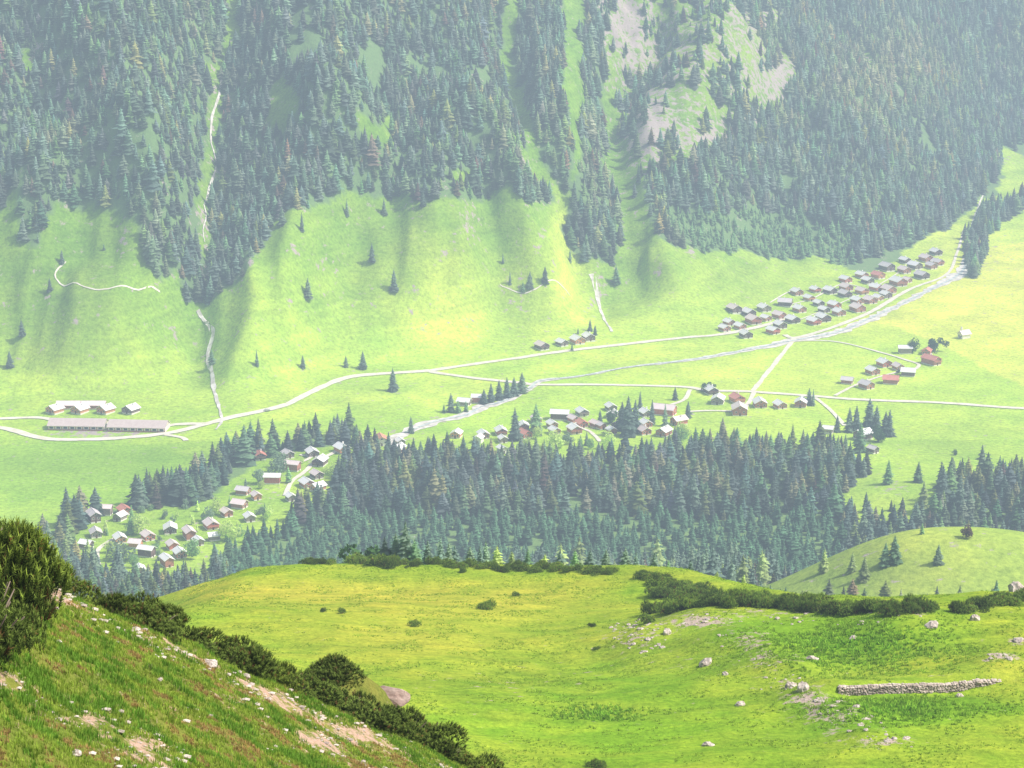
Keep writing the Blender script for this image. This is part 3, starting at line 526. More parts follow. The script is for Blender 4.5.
ISO = [ # u, v(base), height px, kind, label
(62,263,16,'spruce','small spruce on the grassy rib above the winding hill path'),(50,291,16,'spruce','spruce beside the lower bend of the winding hill path'),(22,336,20,'spruce','upper of two spruces at the left edge of the pasture slope'),(10,367,20,'spruce','lower of two spruces at the left edge of the pasture slope'),
(308,298,24,'spruce','lone broad spruce halfway down the slope right of the stony stream'),(372,262,22,'spruce','lone spruce high on the central pasture, upper of a pair'),(394,291,26,'spruce','lone slender spruce on the central pasture, lower of a pair'),(282,225,22,'spruce','spruce just below the forest edge above the stony stream'),(302,231,22,'slim','thin bare spruce just below the forest edge in the centre left'),
(257,366,20,'slim','thin pale larch standing alone near the foot of the slope'),(303,368,16,'spruce','small dark spruce near the foot of the slope above the road bend'),(346,367,14,'spruce','smaller of two spruces just above the road on the left'),(363,369,22,'spruce','taller of two spruces just above the road on the left'),
(393,391,24,'spruce','dark broad spruce alone on the flat grass below the road'),(545,283,20,'spruce','darkest spruce of the loose group on the middle pasture'),(530,288,20,'spruce','slender spruce in the middle of the loose pasture group'),(510,284,15,'slim','faint spruce at the left end of the loose pasture group'),(523,292,13,'young','lowest small spruce of the loose pasture group'),(503,263,12,'slim','tiny spruce above the loose pasture group'),
(347,216,20,'slim','slim spruce on the grass tongue below the central forest edge'),(384,214,18,'spruce','small spruce just below the middle of the central forest edge'),(423,206,18,'spruce','spruce at the forest edge above the bright central rib'),(616,284,22,'young','greyish spruce at the foot of the narrow forest tongue'),(570,262,16,'slim','thin spruce left of the narrow forest tongue'),(212,364,18,'young','small bushy tree growing beside the stony stream'),
(104,250,8,'young','tiny tree on the pasture beside the bare scree patch'),(38,242,12,'slim','small pale tree at the end of the left forest tongue'),
(484,404,16,'spruce','leftmost spruce in the row beside the river bend'),(491,402,20,'spruce','second spruce from the left in the row beside the river bend'),(499,400,21,'spruce','third spruce from the left in the row beside the river bend'),(507,398,22,'spruce','fourth spruce from the left in the row beside the river bend'),(514,396,20,'spruce','fifth spruce from the left in the row beside the river bend'),(522,393,22,'spruce','rightmost spruce in the row beside the river bend'),
(451,412,20,'spruce','spruce at the left end of the riverside barn'),(458,413,14,'young','short tree beside the front of the riverside barn'),(466,412,12,'young','low tree in front of the riverside barn'),(444,413,10,'young','smallest tree west of the riverside barn'),
(411,433,18,'spruce','rounded dark spruce standing at the lower end of the river bed'),(675,400,14,'spruce','small spruce beside the lane above the big red farmhouse'),(688,418,18,'spruce','spruce right of the big red farmhouse'),(640,412,22,'slim','slender spruce left of the big red farmhouse'),(628,436,42,'spruce','tall dark spruce at the left of the village centre clump'),(635,432,34,'spruce','tall dark spruce at the right of the village centre clump'),(622,430,30,'spruce','leftmost dark spruce of the village centre clump'),(652,424,26,'slim','slim spruce in front of the big red farmhouse, left one'),(665,426,24,'slim','slim spruce in front of the big red farmhouse, right one'),
(600,421,12,'spruce','small spruce between the two middle village chalets'),(612,424,14,'leafy','round dark leafy tree among the upper village chalets'),(536,432,30,'young','tall pale green tree among the left chalets of the roadside village'),(515,440,34,'spruce','spruce between the western chalets of the roadside village'),
(578,334,8,'spruce','small spruce behind the four chalets by the upper road'),(590,331,14,'spruce','taller spruce behind the rightmost of four chalets by the upper road'),(595,335,12,'spruce','spruce at the right end of the four chalets by the upper road'),(572,351,9,'young','little round tree by the upper road before the four chalets'),
(809,405,18,'spruce','left spruce beside the last chalet on the straight road'),(813,406,18,'slim','right spruce beside the last chalet on the straight road'),(707,392,10,'leafy','small leafy tree by the corner chalet on the straight road'),
(912.5,353,15,'leafy','round leafy tree beside the pale barn above the hamlet'),(935,352,17,'leafy','large round leafy tree behind the big red roofed farmhouse'),(898,373,5,'leafy','low round bush between chalets of the eastern hamlet'),
(837,432,18,'spruce','leftmost small spruce by the secluded white roofed house'),(849,432,26,'spruce','spruce left of the secluded white roofed house'),(856,432,28,'spruce','second spruce left of the secluded white roofed house'),(869,426,30,'spruce','tallest spruce behind the secluded white roofed house'),(876,430,26,'spruce','spruce behind the right corner of the secluded white roofed house'),(885,436,26,'spruce','spruce right of the secluded white roofed house, nearer one'),(889,436,28,'spruce','rightmost spruce by the secluded white roofed house'),(878,442,14,'leafy','low leafy tree below the secluded white roofed house'),(860,452,32,'young','bushy tree hiding the front of the secluded white roofed house'),(845,455,22,'spruce','spruce below the secluded white roofed house on its left'),
(918,482,22,'young','pale conifer on the open grass above the right forest corner'),(888,484,26,'young','light green larch at the edge of the right meadow'),
(955,455,5,'leafy','low dark shrub on the right hand pasture'),
]
for (u_, v_, hp, kd, lb) in ISO:
    p = cast([u_], [v_], h_far, 880, 3200)[0]; H = hp*p[1]/F*(.9 if v_ < 380 else 1.04)
    tree(p, H, kd, lb, 'tree', None, wide=1.1 if kd in ('spruce', 'young') else (1.05 if kd == 'leafy' else 1))
# knoll trees
for j, (u_, v_, hp, kd, lb) in enumerate([(885,566,26,'young','left tree of the dark pair on the grassy knoll'),(894,563,30,'young','right tree of the dark pair on the grassy knoll'),(938,564,22,'spruce','lone dark spruce on the slope of the grassy knoll'),(966,538,12,'maroon','small brownish shrub on the crest of the grassy knoll'),(922,534,12,'young','small tree on the skyline of the grassy knoll'),
 (864,580,26,'larch','larch on the shaded lower side of the grassy knoll'),(852,572,22,'larch','pale larch at the left shoulder of the grassy knoll'),(824,572,26,'larch','leftmost larch beside the grassy knoll')]):
    p = cast([u_], [v_], h_far, 500, 1300)[0]; tree(p, hp*p[1]/F*1.05, kd, lb, 'tree', None, wide=1.15)
# trees and shrubs just behind the meadow edge
EDGE = [(385,24,'spruce'),(396,28,'spruce'),(406,40,'spruce'),(415,22,'young'),(428,22,'spruce'),(441,26,'slim'),(455,18,'spruce'),(470,18,'spruce'),(486,24,'slim'),(497,20,'larch'),(512,16,'larch'),(449,20,'spruce'),(480,20,'slim'),(560,18,'spruce'),(545,14,'larch'),(625,22,'spruce'),(636,18,'slim'),(690,22,'spruce'),(716,16,'larch'),(742,18,'larch'),(590,20,'spruce'),(680,10,'bright'),(365,14,'leafy'),(528,18,'young'),(575,18,'young'),(606,20,'spruce'),(654,20,'spruce'),(668,16,'young')]
words = {'spruce': 'dark spruce', 'young': 'young spruce', 'slim': 'thin spruce', 'bright': 'bright green leafy shrub', 'larch': 'pale larch', 'leafy': 'dull green leafy shrub'}
for j, (u_, hp, kd) in enumerate(sorted(EDGE)):
    yy = float(np.interp((u_-512)/F*300, YC_X, YC_Y))+4+3*random.random(); xx = (u_-512)/F*(yy*CP+106*SP); zz = float(_mc(xx, yy))
    vc = float(np.interp(u_, [300, 330, 430, 520, 640, 700, 760], [566, 563, 566, 571, 574, 588, 600])); rr = ray(u_, vc-hp-4); H = CAMZ+float(rr[2])*yy-zz+.3
    pos = 'leftmost' if j == 0 else 'rightmost' if j == len(EDGE)-1 else ['', 'second', 'third', 'fourth', 'fifth', 'sixth', 'seventh', 'eighth', 'ninth', 'tenth', 'eleventh', 'twelfth', 'thirteenth', 'fourteenth', 'fifteenth', 'sixteenth', 'seventeenth', 'eighteenth', 'nineteenth', 'twentieth', 'twenty-first', 'twenty-second', 'twenty-third', 'twenty-fourth', 'twenty-fifth', 'twenty-sixth', 'twenty-seventh'][j]
    tree((xx, yy, zz), H, kd, f'{words[kd]} behind the meadow edge, {pos} from the left of its row' if j not in (0, len(EDGE)-1) else f'{words[kd]} behind the meadow edge, {pos} of its row', 'tree' if kd in ('spruce', 'young', 'slim', 'larch') else 'shrub', 'small trees behind the meadow edge', wide=1.2 if kd in ('bright', 'leafy') else 1.25)
# shrubs between the houses of the lower village
k = 0
for poly, n in (([(90,520),(150,510),(215,505),(240,480),(330,450),(350,470),(330,500),(250,535),(210,560),(110,575)], 150), ([(460,440),(520,436),(690,432),(690,445),(600,450),(470,455)], 40)):
    c = 0
    while c < n:
        uu, vv_ = random.uniform(80, 700), random.uniform(430, 580)
        if not inpoly(np.array([uu]), np.array([vv_]), poly)[0]: continue
        SPECK.setdefault('s', []).append((uu, vv_)); c += 1

# ------------------------------------------------------------------ houses
HP = {}
def make_house(W, L, H, pitch, wall, roof, found=.9, windows=True, chimney=True, balcony=False):
    """gable faces -Y, centred, base at z=0; returns a dict of meshes"""
    out = []; hw, hl = W/2, L/2; rh = hw*math.tan(pitch); zf = found
    mb = MB(); mb.box(-hw-.06, hw+.06, -hl-.06, hl+.06, -2.5, zf); out.append(('foundation', mb.mesh('foundation', MAT_PLASTER), []))
    mb = MB(); t = zf+.003
    mb.add([(-hw,-hl,t),(hw,-hl,t),(hw,-hl,zf+H),(0,-hl,zf+H+rh),(-hw,-hl,zf+H),(-hw,hl,t),(hw,hl,t),(hw,hl,zf+H),(0,hl,zf+H+rh),(-hw,hl,zf+H)], [(0,1,2,3,4),(9,8,7,6,5),(1,6,7,2),(5,0,4,9)])
    for s in (-1, 1):                                   # corner logs
        for e in (-1, 1): mb.box(s*hw-.12, s*hw+.12, e*hl-.12, e*hl+.12, t+.01, zf+H-.1)
    out.append(('wall', mb.mesh('wall', wall), []))
    mb = MB(); ov = .75; ey = .9; th = .22; c, s_ = math.cos(pitch), math.sin(pitch); ln = (hw+ov)/c
    for s in (-1, 1):
        x1 = s*(hw+ov); z1 = zf+H+rh-(hw+ov)*math.tan(pitch); z0 = zf+H+rh
        q = [(0,-hl-ey,z0+.02),(x1,-hl-ey,z1+.02),(x1,hl+ey,z1+.02),(0,hl+ey,z0+.02)]; up = [(a, b_, c_+th/c) for a, b_, c_ in q]
        mb.add(q+up, [(0,1,2,3),(4,7,6,5),(0,4,5,1),(1,5,6,2),(2,6,7,3)] if s > 0 else [(3,2,1,0),(5,6,7,4),(1,5,4,0),(2,6,5,1),(3,7,6,2)])
    mb.box(-.14, .14, -hl-ey-.03, hl+ey+.03, zf+H+rh+th/c-.05, zf+H+rh+th/c+.12)
    sub = []
    if chimney:
        m2 = MB(); cx = hw*.35; zc = zf+H+rh-cx*math.tan(pitch); m2.box(cx-.35, cx+.35, hl*.2-.35, hl*.2+.35, zc, zc+1.5); m2.box(cx-.45, cx+.45, hl*.2-.45, hl*.2+.45, zc+1.503, zc+1.65); sub = [('chimney', m2.mesh('chimney', MAT_PLASTER))]
    out.append(('roof', mb.mesh('roof', roof), sub))
    m2 = MB(); m2.box(-.5, .5, -hl-.12, -hl-.065, .15, 2.1); out.append(('door', m2.mesh('door', MAT_DOOR), []))
    if windows:
        for (wx, wz) in ((-hw*.55, zf+H*.5), (hw*.55, zf+H*.5), (0, zf+H+rh*.3)):
            m2 = MB(); m2.box(wx-.5, wx+.5, -hl-.05, -hl-.01, wz-.5, wz+.5); m3 = MB()
            for b in ((wx-.62, wx-.5), (wx+.5, wx+.62)): m3.box(b[0], b[1], -hl-.08, -hl-.003, wz-.62, wz+.62)
            m3.box(wx-.5, wx+.5, -hl-.08, -hl-.003, wz+.5, wz+.62); m3.box(wx-.5, wx+.5, -hl-.08, -hl-.003, wz-.62, wz-.5)
            out.append(('window', m2.mesh('window', MAT_DARKWIN), [('frame', m3.mesh('frame', MAT_PLASTER))]))
    if balcony:
        m2 = MB(); zb = zf+H*.55; m2.box(-hw, hw, -hl-1.0, -hl-.13, zb-.12, zb); m2.box(-hw, hw, -hl-1.06, -hl-1.0, zb-.1, zb+.9); out.append(('balcony', m2.mesh('balcony', wall), []))
    return out
def place_house(p, theta, key, label, cat='chalet', group=None, name='chalet'):
    if key not in HP:
        W, L, H, wall, roof, found, win, ch, bal = key; HP[key] = make_house(W, L, H, R(29), WOODS[wall], ROOFS[roof], found, win, ch, bal)
    c, s = math.cos(theta), math.sin(theta); W, L = key[0], key[1]
    zz = float(np.mean([_hc(p[0]+c*a-s*b, p[1]+s*a+c*b) for a in (-W/2, W/2) for b in (-L/2, L/2)]))
    o = link(name, None, loc=(p[0], p[1], zz-.15), rz=theta, label=label, cat=cat, group=group)
    for nm, me, sub in HP[key]:
        q = link(nm, me, o)
        for n2, m2 in sub: link(n2, m2, q)
    return o
W_, P_, G_, R_ = 'white', 'pink', 'grey', 'red'
# (u, v, width in px, turn in degrees, roof, wall)
VA = [(733,309,13,50,P_,'dark'),(729,322,12,50,W_,'brown'),(725,328,12,45,W_,'brown'),(739,326,12,50,W_,'brown'),(748,313,13,50,W_,'dark'),(753,321,14,50,P_,'brown'),(746,335,13,12,W_,'dark'),(765,308,14,40,W_,'grey'),(767,318,12,60,W_,'brown'),(780,315,13,60,P_,'brown'),(781,326,13,50,W_,'dark'),(772,331,13,55,W_,'red'),
 (785,303,16,70,G_,'dark'),(793,320,13,55,W_,'dark'),(796,293,12,50,W_,'brown'),(799,309,14,60,W_,'brown'),(814,290,12,50,W_,'red'),(810,298,11,50,W_,'orange'),(819,303,12,50,W_,'dark'),(830,291,14,50,W_,'dark'),(814,321,13,60,W_,'red'),(824,318,14,50,W_,'dark'),(824,310,12,50,W_,'dark'),(835,305,13,55,W_,'red'),(840,313,13,50,W_,'brown'),
 (846,279,13,50,W_,'red'),(845,288,12,50,P_,'brown'),(844,295,14,55,G_,'dark'),(861,275,12,55,W_,'brown'),(867,281,13,55,W_,'dark'),(877,275,13,60,R_,'orange'),(862,291,14,50,P_,'orange'),(875,287,13,60,W_,'red'),(856,301,13,50,W_,'brown'),(857,309,16,55,P_,'brown'),(869,301,13,50,P_,'brown'),(878,297,11,50,W_,'orange'),(885,295,12,45,W_,'dark'),(888,290,13,55,P_,'brown'),
 (898,283,15,50,W_,'brown'),(908,280,10,60,P_,'brown'),(921,276,14,60,G_,'dark'),(886,267,14,60,G_,'dark'),(905,261,12,55,W_,'dark'),(905,270,12,55,P_,'brown'),(915,266,14,60,W_,'dark'),(926,258,12,60,P_,'brown'),(936,252,12,50,W_,'dark'),(931,266,11,60,G_,'brown'),(938,262,13,60,G_,'brown')]
VB = [(846,381,14,75,G_,'brown'),(866,385,14,65,G_,'brown'),(872,371,13,50,W_,'brown'),(885,364,13,30,W_,'red'),(898,367,11,15,P_,'brown'),(891,381,16,72,R_,'brown'),(909,373,16,68,W_,'dark'),(904,350,14,80,W_,'grey'),(926,351,11,-30,R_,'red'),(931,362,18,65,R_,'brown')]
VH = [(542,346,14,30,P_,'dark'),(562,343,13,35,W_,'dark'),(578,341,14,45,W_,'orange'),(588,338,14,40,W_,'dark')]
VD = [(711,391,12,12,W_,'dark'),(717,400,15,-20,W_,'grey'),(738,399,14,20,R_,'orange'),(740,411,15,5,P_,'brown'),(760,404,13,12,W_,'brown'),(780,405,12,12,W_,'brown'),(801,404,13,-8,W_,'brown')]
VE = [(664,412,25,72,P_,'red'),(646,413,13,30,W_,'dark'),(645,424,12,40,W_,'red'),(644,431,13,20,P_,'red'),(664,432,15,-35,W_,'brown'),(680,421,15,-60,P_,'red'),(524,427,12,10,W_,'brown'),(525,435,14,60,R_,'red'),(535,420,10,20,P_,'brown'),(559,417,18,82,W_,'dark'),(552,425,13,35,W_,'brown'),(554,432,13,40,W_,'brown'),(574,420,12,50,P_,'red'),(583,413,12,20,W_,'grey'),(581,424,12,30,R_,'red'),(574,430,15,20,W_,'brown'),(595,424,12,30,P_,'brown'),(602,426,10,30,G_,'brown'),(611,408,13,25,W_,'dark'),(613,415,12,-20,W_,'grey'),(618,426,15,-40,P_,'dark'),(612,431,11,20,W_,'brown'),
 (382,442,15,15,R_,'white'),(399,449,14,-15,W_,'brown'),(401,443,10,20,W_,'grey'),(457,435,11,-20,W_,'orange'),(484,435,12,20,W_,'brown'),(479,440,10,-15,W_,'white'),(502,432,12,10,W_,'brown'),(503,439,8,20,W_,'grey'),(503,450,10,30,W_,'white'),(415,454,9,60,W_,'brown')]
VR = [(465,402,14,80,W_,'grey'),(478,400,15,78,W_,'brown')]
VG = [(260,457,15,15,R_,'dark'),(287,454,13,25,G_,'dark'),(313,454,13,20,W_,'dark'),(341,450,16,55,W_,'orange'),(321,462,15,-20,W_,'dark'),(293,467,17,65,P_,'brown'),(316,476,15,60,P_,'dark'),(307,484,16,35,W_,'brown'),(318,488,16,-35,W_,'orange'),(273,481,15,80,W_,'red'),(244,491,15,78,G_,'brown'),(240,505,16,75,P_,'brown'),(227,514,15,55,P_,'brown'),(249,518,12,45,W_,'grey'),(291,498,9,45,W_,'grey'),(257,497,8,50,P_,'orange'),
 (94,519,17,55,G_,'dark'),(124,511,15,60,R_,'brown'),(121,517,13,-30,W_,'grey'),(96,534,13,45,G_,'grey'),(86,546,13,60,W_,'dark'),(119,540,16,40,W_,'orange'),(137,545,14,82,P_,'orange'),(148,537,16,55,P_,'red'),(170,529,15,18,W_,'dark'),(189,536,17,52,P_,'brown'),(173,546,15,50,P_,'red'),(181,554,14,40,W_,'brown'),(147,554,18,65,W_,'dark'),(168,564,18,60,W_,'brown'),(141,571,13,40,W_,'grey'),(212,526,16,52,P_,'red'),(214,538,12,-70,W_,'grey'),(104,512,14,80,P_,'grey'),(198,542,8,50,W_,'grey')]
roofw = {W_: 'pale roofed', P_: 'pinkish roofed', G_: 'grey roofed', R_: 'red roofed'}; wallw = {'dark': 'dark timber', 'brown': 'brown timber', 'orange': 'orange timber', 'grey': 'weathered grey', 'red': 'reddish timber', 'white': 'white plastered'}
ORD = ['', 'leftmost', 'second from the left', 'third from the left', 'fourth from the left', 'fifth from the left', 'sixth from the left', 'seventh from the left', 'eighth from the left', 'ninth from the left', 'tenth from the left', 'eleventh from the left', 'twelfth from the left', 'thirteenth from the left', 'fourteenth from the left', 'fifteenth from the left', 'sixteenth from the left', 'seventeenth from the left', 'eighteenth from the left', 'nineteenth from the left', 'twentieth from the left']
def tiers(L, n):
    if n == 1: return [0]*len(L)
    A = np.array([(h[0], h[1]) for h in L], float); c = np.polyfit(A[:, 0], A[:, 1], 1); r = A[:, 1]-np.polyval(c, A[:, 0]); q = np.quantile(r, [k/n for k in range(1, n)])
    return [int(sum(ri > qi for qi in q)) for ri in r]
def village(L, n, place, group, catw='chalet'):
    T = tiers(L, n); nm = {1: [''], 2: ['back row', 'front row'], 3: ['back row', 'middle row', 'front row']}[n]; wallw = {'dark': 'dark', 'brown': 'brown', 'orange': 'orange', 'grey': 'weathered', 'red': 'reddish', 'white': 'white-walled'}; roofw = {W_: 'pale-roofed', P_: 'pinkish-roofed', G_: 'grey-roofed', R_: 'red-roofed'}
    for tr in range(n):
        idx = sorted([i for i in range(len(L)) if T[i] == tr], key=lambda i: L[i][0])
        for j, i in enumerate(idx):
            u_, v_, wp, th, rf, wl = L[i]; row = (nm[tr]+' of the '+place) if nm[tr] else 'the '+place
            o = 'rightmost' if j == len(idx)-1 else ORD[j+1].replace(' from the left', ' from left')
            p = cast([u_+random.uniform(-1.2, 1.2)], [v_+2.5+random.uniform(-.8, .8)], h_far, 880, 3000)[0]; dist = p[1]; span = wp*dist/F*random.uniform(.92, 1.12); th = th+random.uniform(-9, 9)
            thr = R(th*.52 if 35 <= th <= 66 else th); long_ = th > 82 or wp >= 17
            asp = 1.75 if long_ else 1.25; proj_w = abs(math.cos(thr))+asp*abs(math.sin(thr)); W = (span-1.2)/proj_w
            if not long_: W = span/proj_w*.97
            W = min(max(round(W*1.04*2)/2, 4.5), 12); Ln = round(W*asp*2)/2; big = W >= 6.5
            key = (W, Ln, max(round(W*.4*2)/2, 2.5) if not long_ else 4.0, wl, rf, .9 if wl != 'white' else 1.2, W > 5, big and random.random() < .6, big and random.random() < .35)
            place_house(p, thr, key, f'{roofw[rf]} {wallw[wl]} {catw}, {o} in {row}', catw, group)
village(VA, 3, 'large riverside hamlet', 'chalets of the large hamlet by the upper river')
village(VB, 2, 'small eastern hamlet', 'chalets of the small eastern hamlet')
village(VH, 1, 'foursome above the upper road', 'four chalets above the upper road')
village(VD, 2, 'straight road group', 'chalets along the straight valley road')
village(VE, 2, 'central village', 'chalets of the central village')
village(VR, 1, 'river bend pair', 'sheds by the river bend', 'shed')
village([h for h in VG if h[0] > 222], 2, 'upper lower-left village', 'chalets in the upper half of the lower village')
village([h for h in VG if h[0] <= 222], 3, 'bottom lower-left village', 'chalets in the lower half of the lower village')
for (u_, v_, wp, th, rf, wl, lb) in [(863,437,21,-55,W_,'dark','secluded white roofed house among spruces right of the forest edge'),(873,451,12,35,G_,'dark','small grey roofed hut below the secluded white roofed house'),(828,431,13,70,W_,'grey','pale roofed hut half hidden by forest at the end of the footpath')]:
    p = cast([u_], [v_+2], h_far, 880, 3000)[0]; W = round(wp*p[1]/F/1.6*2)/2; place_house(p, R(th), (W, W*1.2, 3.5 if wp > 15 else 2.5, wl, rf, 1.2, True, wp > 15, False), lb, 'house', None, 'house')
# alpine farm: two long barns and four chalets with link wings
def barn(u0, u1, vb, label):
    pa, pb = cast([u0, u1], [vb, vb+1], h_far, 880, 3000); c = (pa+pb)/2; L = math.hypot(pb[0]-pa[0], pb[1]-pa[1]); ang = math.atan2(pb[1]-pa[1], pb[0]-pa[0]); W = 13; hw = W/2
    o = link('cattle_barn', None, loc=(c[0], c[1]+hw, float(_hc(c[0], c[1]+hw))-.1), rz=ang, label=label, cat='barn', group='long barns of the alpine farm')
    m = MB(); m.box(-L/2, L/2, -hw, hw, -3, 3.2); link('wall', m.mesh('wall', WOODS['white']), o)
    m = MB(); rh = 3.2
    for s in (-1, 1):
        q = [(-L/2-.5,0,3.22+rh),(L/2+.5,0,3.22+rh),(L/2+.5,s*(hw+.9),3.22-.44),(-L/2-.5,s*(hw+.9),3.22-.44)]; up = [(a, b, z+.25) for a, b, z in q]
        m.add(q+up, [(3,2,1,0),(4,5,6,7),(0,1,5,4),(1,2,6,5),(2,3,7,6),(3,0,4,7)])
    for e in (-1, 1): m.add([(e*L/2,-hw,3.2),(e*L/2,hw,3.2),(e*L/2,0,3.2+rh)], [(0,1,2)])
    link('roof', m.mesh('roof', ROOFS['tan']), o)
    n = 8
    for k in range(n):
        xx = -L/2+(k+.5)*L/n; m = MB(); m.box(xx-1.2, xx+1.2, -hw-.07, -hw-.02, 1.0, 2.3); link('window', m.mesh('window', MAT_DARKWIN), o)
    m = MB()
    for k in range(n+1):
        xx = -L/2+k*L/n; m.box(max(xx-.25, -L/2), min(xx+.25, L/2), -hw-.22, -hw-.003, -1, 3.0)
    m.box(-L/2-.02, L/2+.02, -hw-.26, -hw-.225, -1, .7); link('timber_posts', m.mesh('timber_posts', WOODS['brown']), o)
barn(48.5, 104.5, 430, 'long tan-grey roofed cattle barn, left half of the farm pair')
barn(108.5, 166, 431.5, 'long tan-grey roofed cattle barn, right half of the farm pair')
for k, (u_, v_, th, wl) in enumerate([(55,412.5,-35,'orange'),(80,412.5,-30,'orange'),(106,412.5,-35,'orange'),(131,412.5,-30,'dark')]):
    p = cast([u_], [v_], h_far, 880, 3000)[0]; place_house(p, R(th), (8.5, 8.5, 2.5, wl, W_, .9, True, True, False), f'pale roofed {wallw[wl]} farm chalet, {["leftmost", "second from the left", "third from the left", "rightmost"][k]} behind the long barns', 'chalet', 'farm chalets behind the long barns')
for k, (u_, v_) in enumerate([(69,408),(94,408)]):
    p = cast([u_], [v_], h_far, 880, 3000)[0]; place_house(p, R(90), (7, 15, 2.5, 'brown', P_, .6, False, False, False), f'low pinkish roofed link wing between farm chalets, {["left", "right"][k]} one', 'farm building', 'link wings between the farm chalets', 'farm_wing')
# chapel
p = cast([964], [338], h_far, 880, 3000)[0]
o = link('chapel', None, loc=(p[0], p[1], p[2]-.1), rz=R(-62), label='small white chapel with grey roof and tiny bell turret on the yellow pasture', cat='chapel')
for nm, me, sub in make_house(5.5, 8, 3.2, R(42), WOODS['white'], ROOFS['pink'], .8, True, False):
    q = link(nm, me, o)
    for n2, m2 in sub: link(n2, m2, q)
m = MB(); m.box(-.6, .6, -3.6, -2.4, 5.6, 8.0); t_ = link('bell_turret', m.mesh('bell_turret', WOODS['white']), o)
m = MB(); m.add([(-.8,-3.8,8.01),(.8,-3.8,8.01),(.8,-2.2,8.01),(-.8,-2.2,8.01),(0,-3,10)], [(0,1,4),(1,2,4),(2,3,4),(3,0,4),(3,2,1,0)]); link('spire', m.mesh('spire', ROOFS['grey']), t_)
# vehicle on the road
p = cast([267], [411.5], h_far, 880, 3000)[0]; o = link('parked_car', None, loc=(p[0], p[1], p[2]+.46), rz=R(20), label='tiny grey car on the gravel road above the left forest', cat='car')
m = MB(); m.box(-2.1, 2.1, -.85, .85, .35, .95); m.add([(-1.5,-.8,.953),(1.3,-.8,.953),(1.3,.8,.953),(-1.5,.8,.953),(-1.1,-.7,1.5),(.7,-.7,1.5),(.7,.7,1.5),(-1.1,.7,1.5)], [(4,5,6,7),(0,1,5,4),(1,2,6,5),(2,3,7,6),(3,0,4,7)]); link('body', m.mesh('body', MAT_CAR), o)
for sx in (-1.3, 1.3):
    for sy in (-.86, .86): m = MB(); m.tube((sx, sy-.1, .33), (sx, sy+.1, .33), .33, .33, 10); link('wheel', m.mesh('wheel', MAT_TYRE), o)

# village shrubs (uncountable scrub between the houses)
pts = []; 
for uu, vv_ in SPECK['s']:
    c0 = cast([uu], [vv_], h_far, 880, 3000)[0]; c0[2] = h_far(c0[0], c0[1])
    if min(math.hypot(uu-h[0], (vv_-h[1]-6)*1.2) for h in VG+VE) > 11: pts.append(c0)
pts = np.array(pts)
LP = [leafy(400+k, 600) for k in range(4)]+[conifer(1, .22, 11, 8, 410+k) for k in range(3)]
lt_ = np.array([LAR_T*1.1, YOU_T, SPR_T])[rng.integers(0, 3, len(pts))]*(.8+.5*rng.random((len(pts), 1)))
link('village_shrubs', forest_mesh('village_shrubs', pts, 3.5+9*rng.random(len(pts))**1.5, lt_, LP, MAT_SPRUCE), label='shrubs and young trees scattered through the lower village gardens', cat='shrubbery', kind='stuff')

# ------------------------------------------------------------------ dwarf pines
MAT_MUGO2 = leafmat('distant_dwarf_pine_needles', (1.15, 1.3, 1.2), .45, .3)
def mugo(rs, shoots, size, needle, per, mat=None):
    """dwarf mountain pine: arching stems from one base, each ending in upright bottle-brush shoots"""
    r = np.random.default_rng(rs); V = []; Fc = []; T = []; mb = MB()
    nst = 14
    lobes = [(r.normal()*.42, r.normal()*.42, .55+.35*r.random()) for _ in range(7)]
    for k in range(nst):
        a = 6.283*k/nst+r.normal()*.2; L = .5+.4*r.random(); p0 = (0.05*math.cos(a), .05*math.sin(a), -.05); p1 = (L*.55*math.cos(a), L*.55*math.sin(a), .22); p2 = (L*math.cos(a), L*math.sin(a), .5+.15*r.random()); mb.tube(p0, p1, .03, .02, 5); mb.tube(p1, p2, .02, .008, 5)
    for k in range(shoots):
        lx, ly, lz = lobes[r.integers(7)]; a = r.random()*6.283; ph = r.random()**.6; rad = .55*math.sqrt(r.random())
        x0 = lx+rad*math.cos(a); y0 = ly+rad*math.sin(a); top = max(.12, lz*math.sqrt(max(0, 1-(rad/.6)**2)))*(1-.25*max(0, math.hypot(x0, y0)-.7)); z0 = top*(1-.5*r.random()**2.0)-.05
        d = np.array([.5*(x0)+r.normal()*.34, .5*(y0)+r.normal()*.34, 1.0]); d /= np.linalg.norm(d); Ls = size*(.7+.6*r.random()); base = np.array([x0, y0, z0]); e1 = np.cross(d, [1, 0, .1]); e1 /= np.linalg.norm(e1); e2 = np.cross(d, e1)
        young = r.random(); tip = np.array([.17, .24, .045])*(1 if young < .8 else 1.5); low = np.array([.03, .055, .016])  # sunlit shoot ends painted in: bright tips, brighter still on a random fifth (young), over darkened bases
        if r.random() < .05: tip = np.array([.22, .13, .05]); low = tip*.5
        for j in range(per):
            s = (j+r.random())/per; aa = j*2.4+r.random(); o = e1*math.cos(aa)+e2*math.sin(aa); q = base+d*Ls*s; tp = q+(o*.75+d*.75)*needle*(.7+.5*r.random()); w = np.cross(o, d)*needle*.13; b = len(V)
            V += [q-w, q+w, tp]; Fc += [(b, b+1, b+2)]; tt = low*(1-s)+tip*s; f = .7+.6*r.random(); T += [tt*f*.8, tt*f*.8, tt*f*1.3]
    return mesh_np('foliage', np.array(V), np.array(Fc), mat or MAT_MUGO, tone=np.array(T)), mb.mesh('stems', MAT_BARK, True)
MG_HI = [mugo(500+k, 1300, .14, .075, 20) for k in range(4)]
MG_MD = [mugo(520+k, 520, .22, .13, 12, MAT_MUGO2) for k in range(4)]
MG_LO = [mugo(540+k, 300, .2, .2, 7) for k in range(4)]
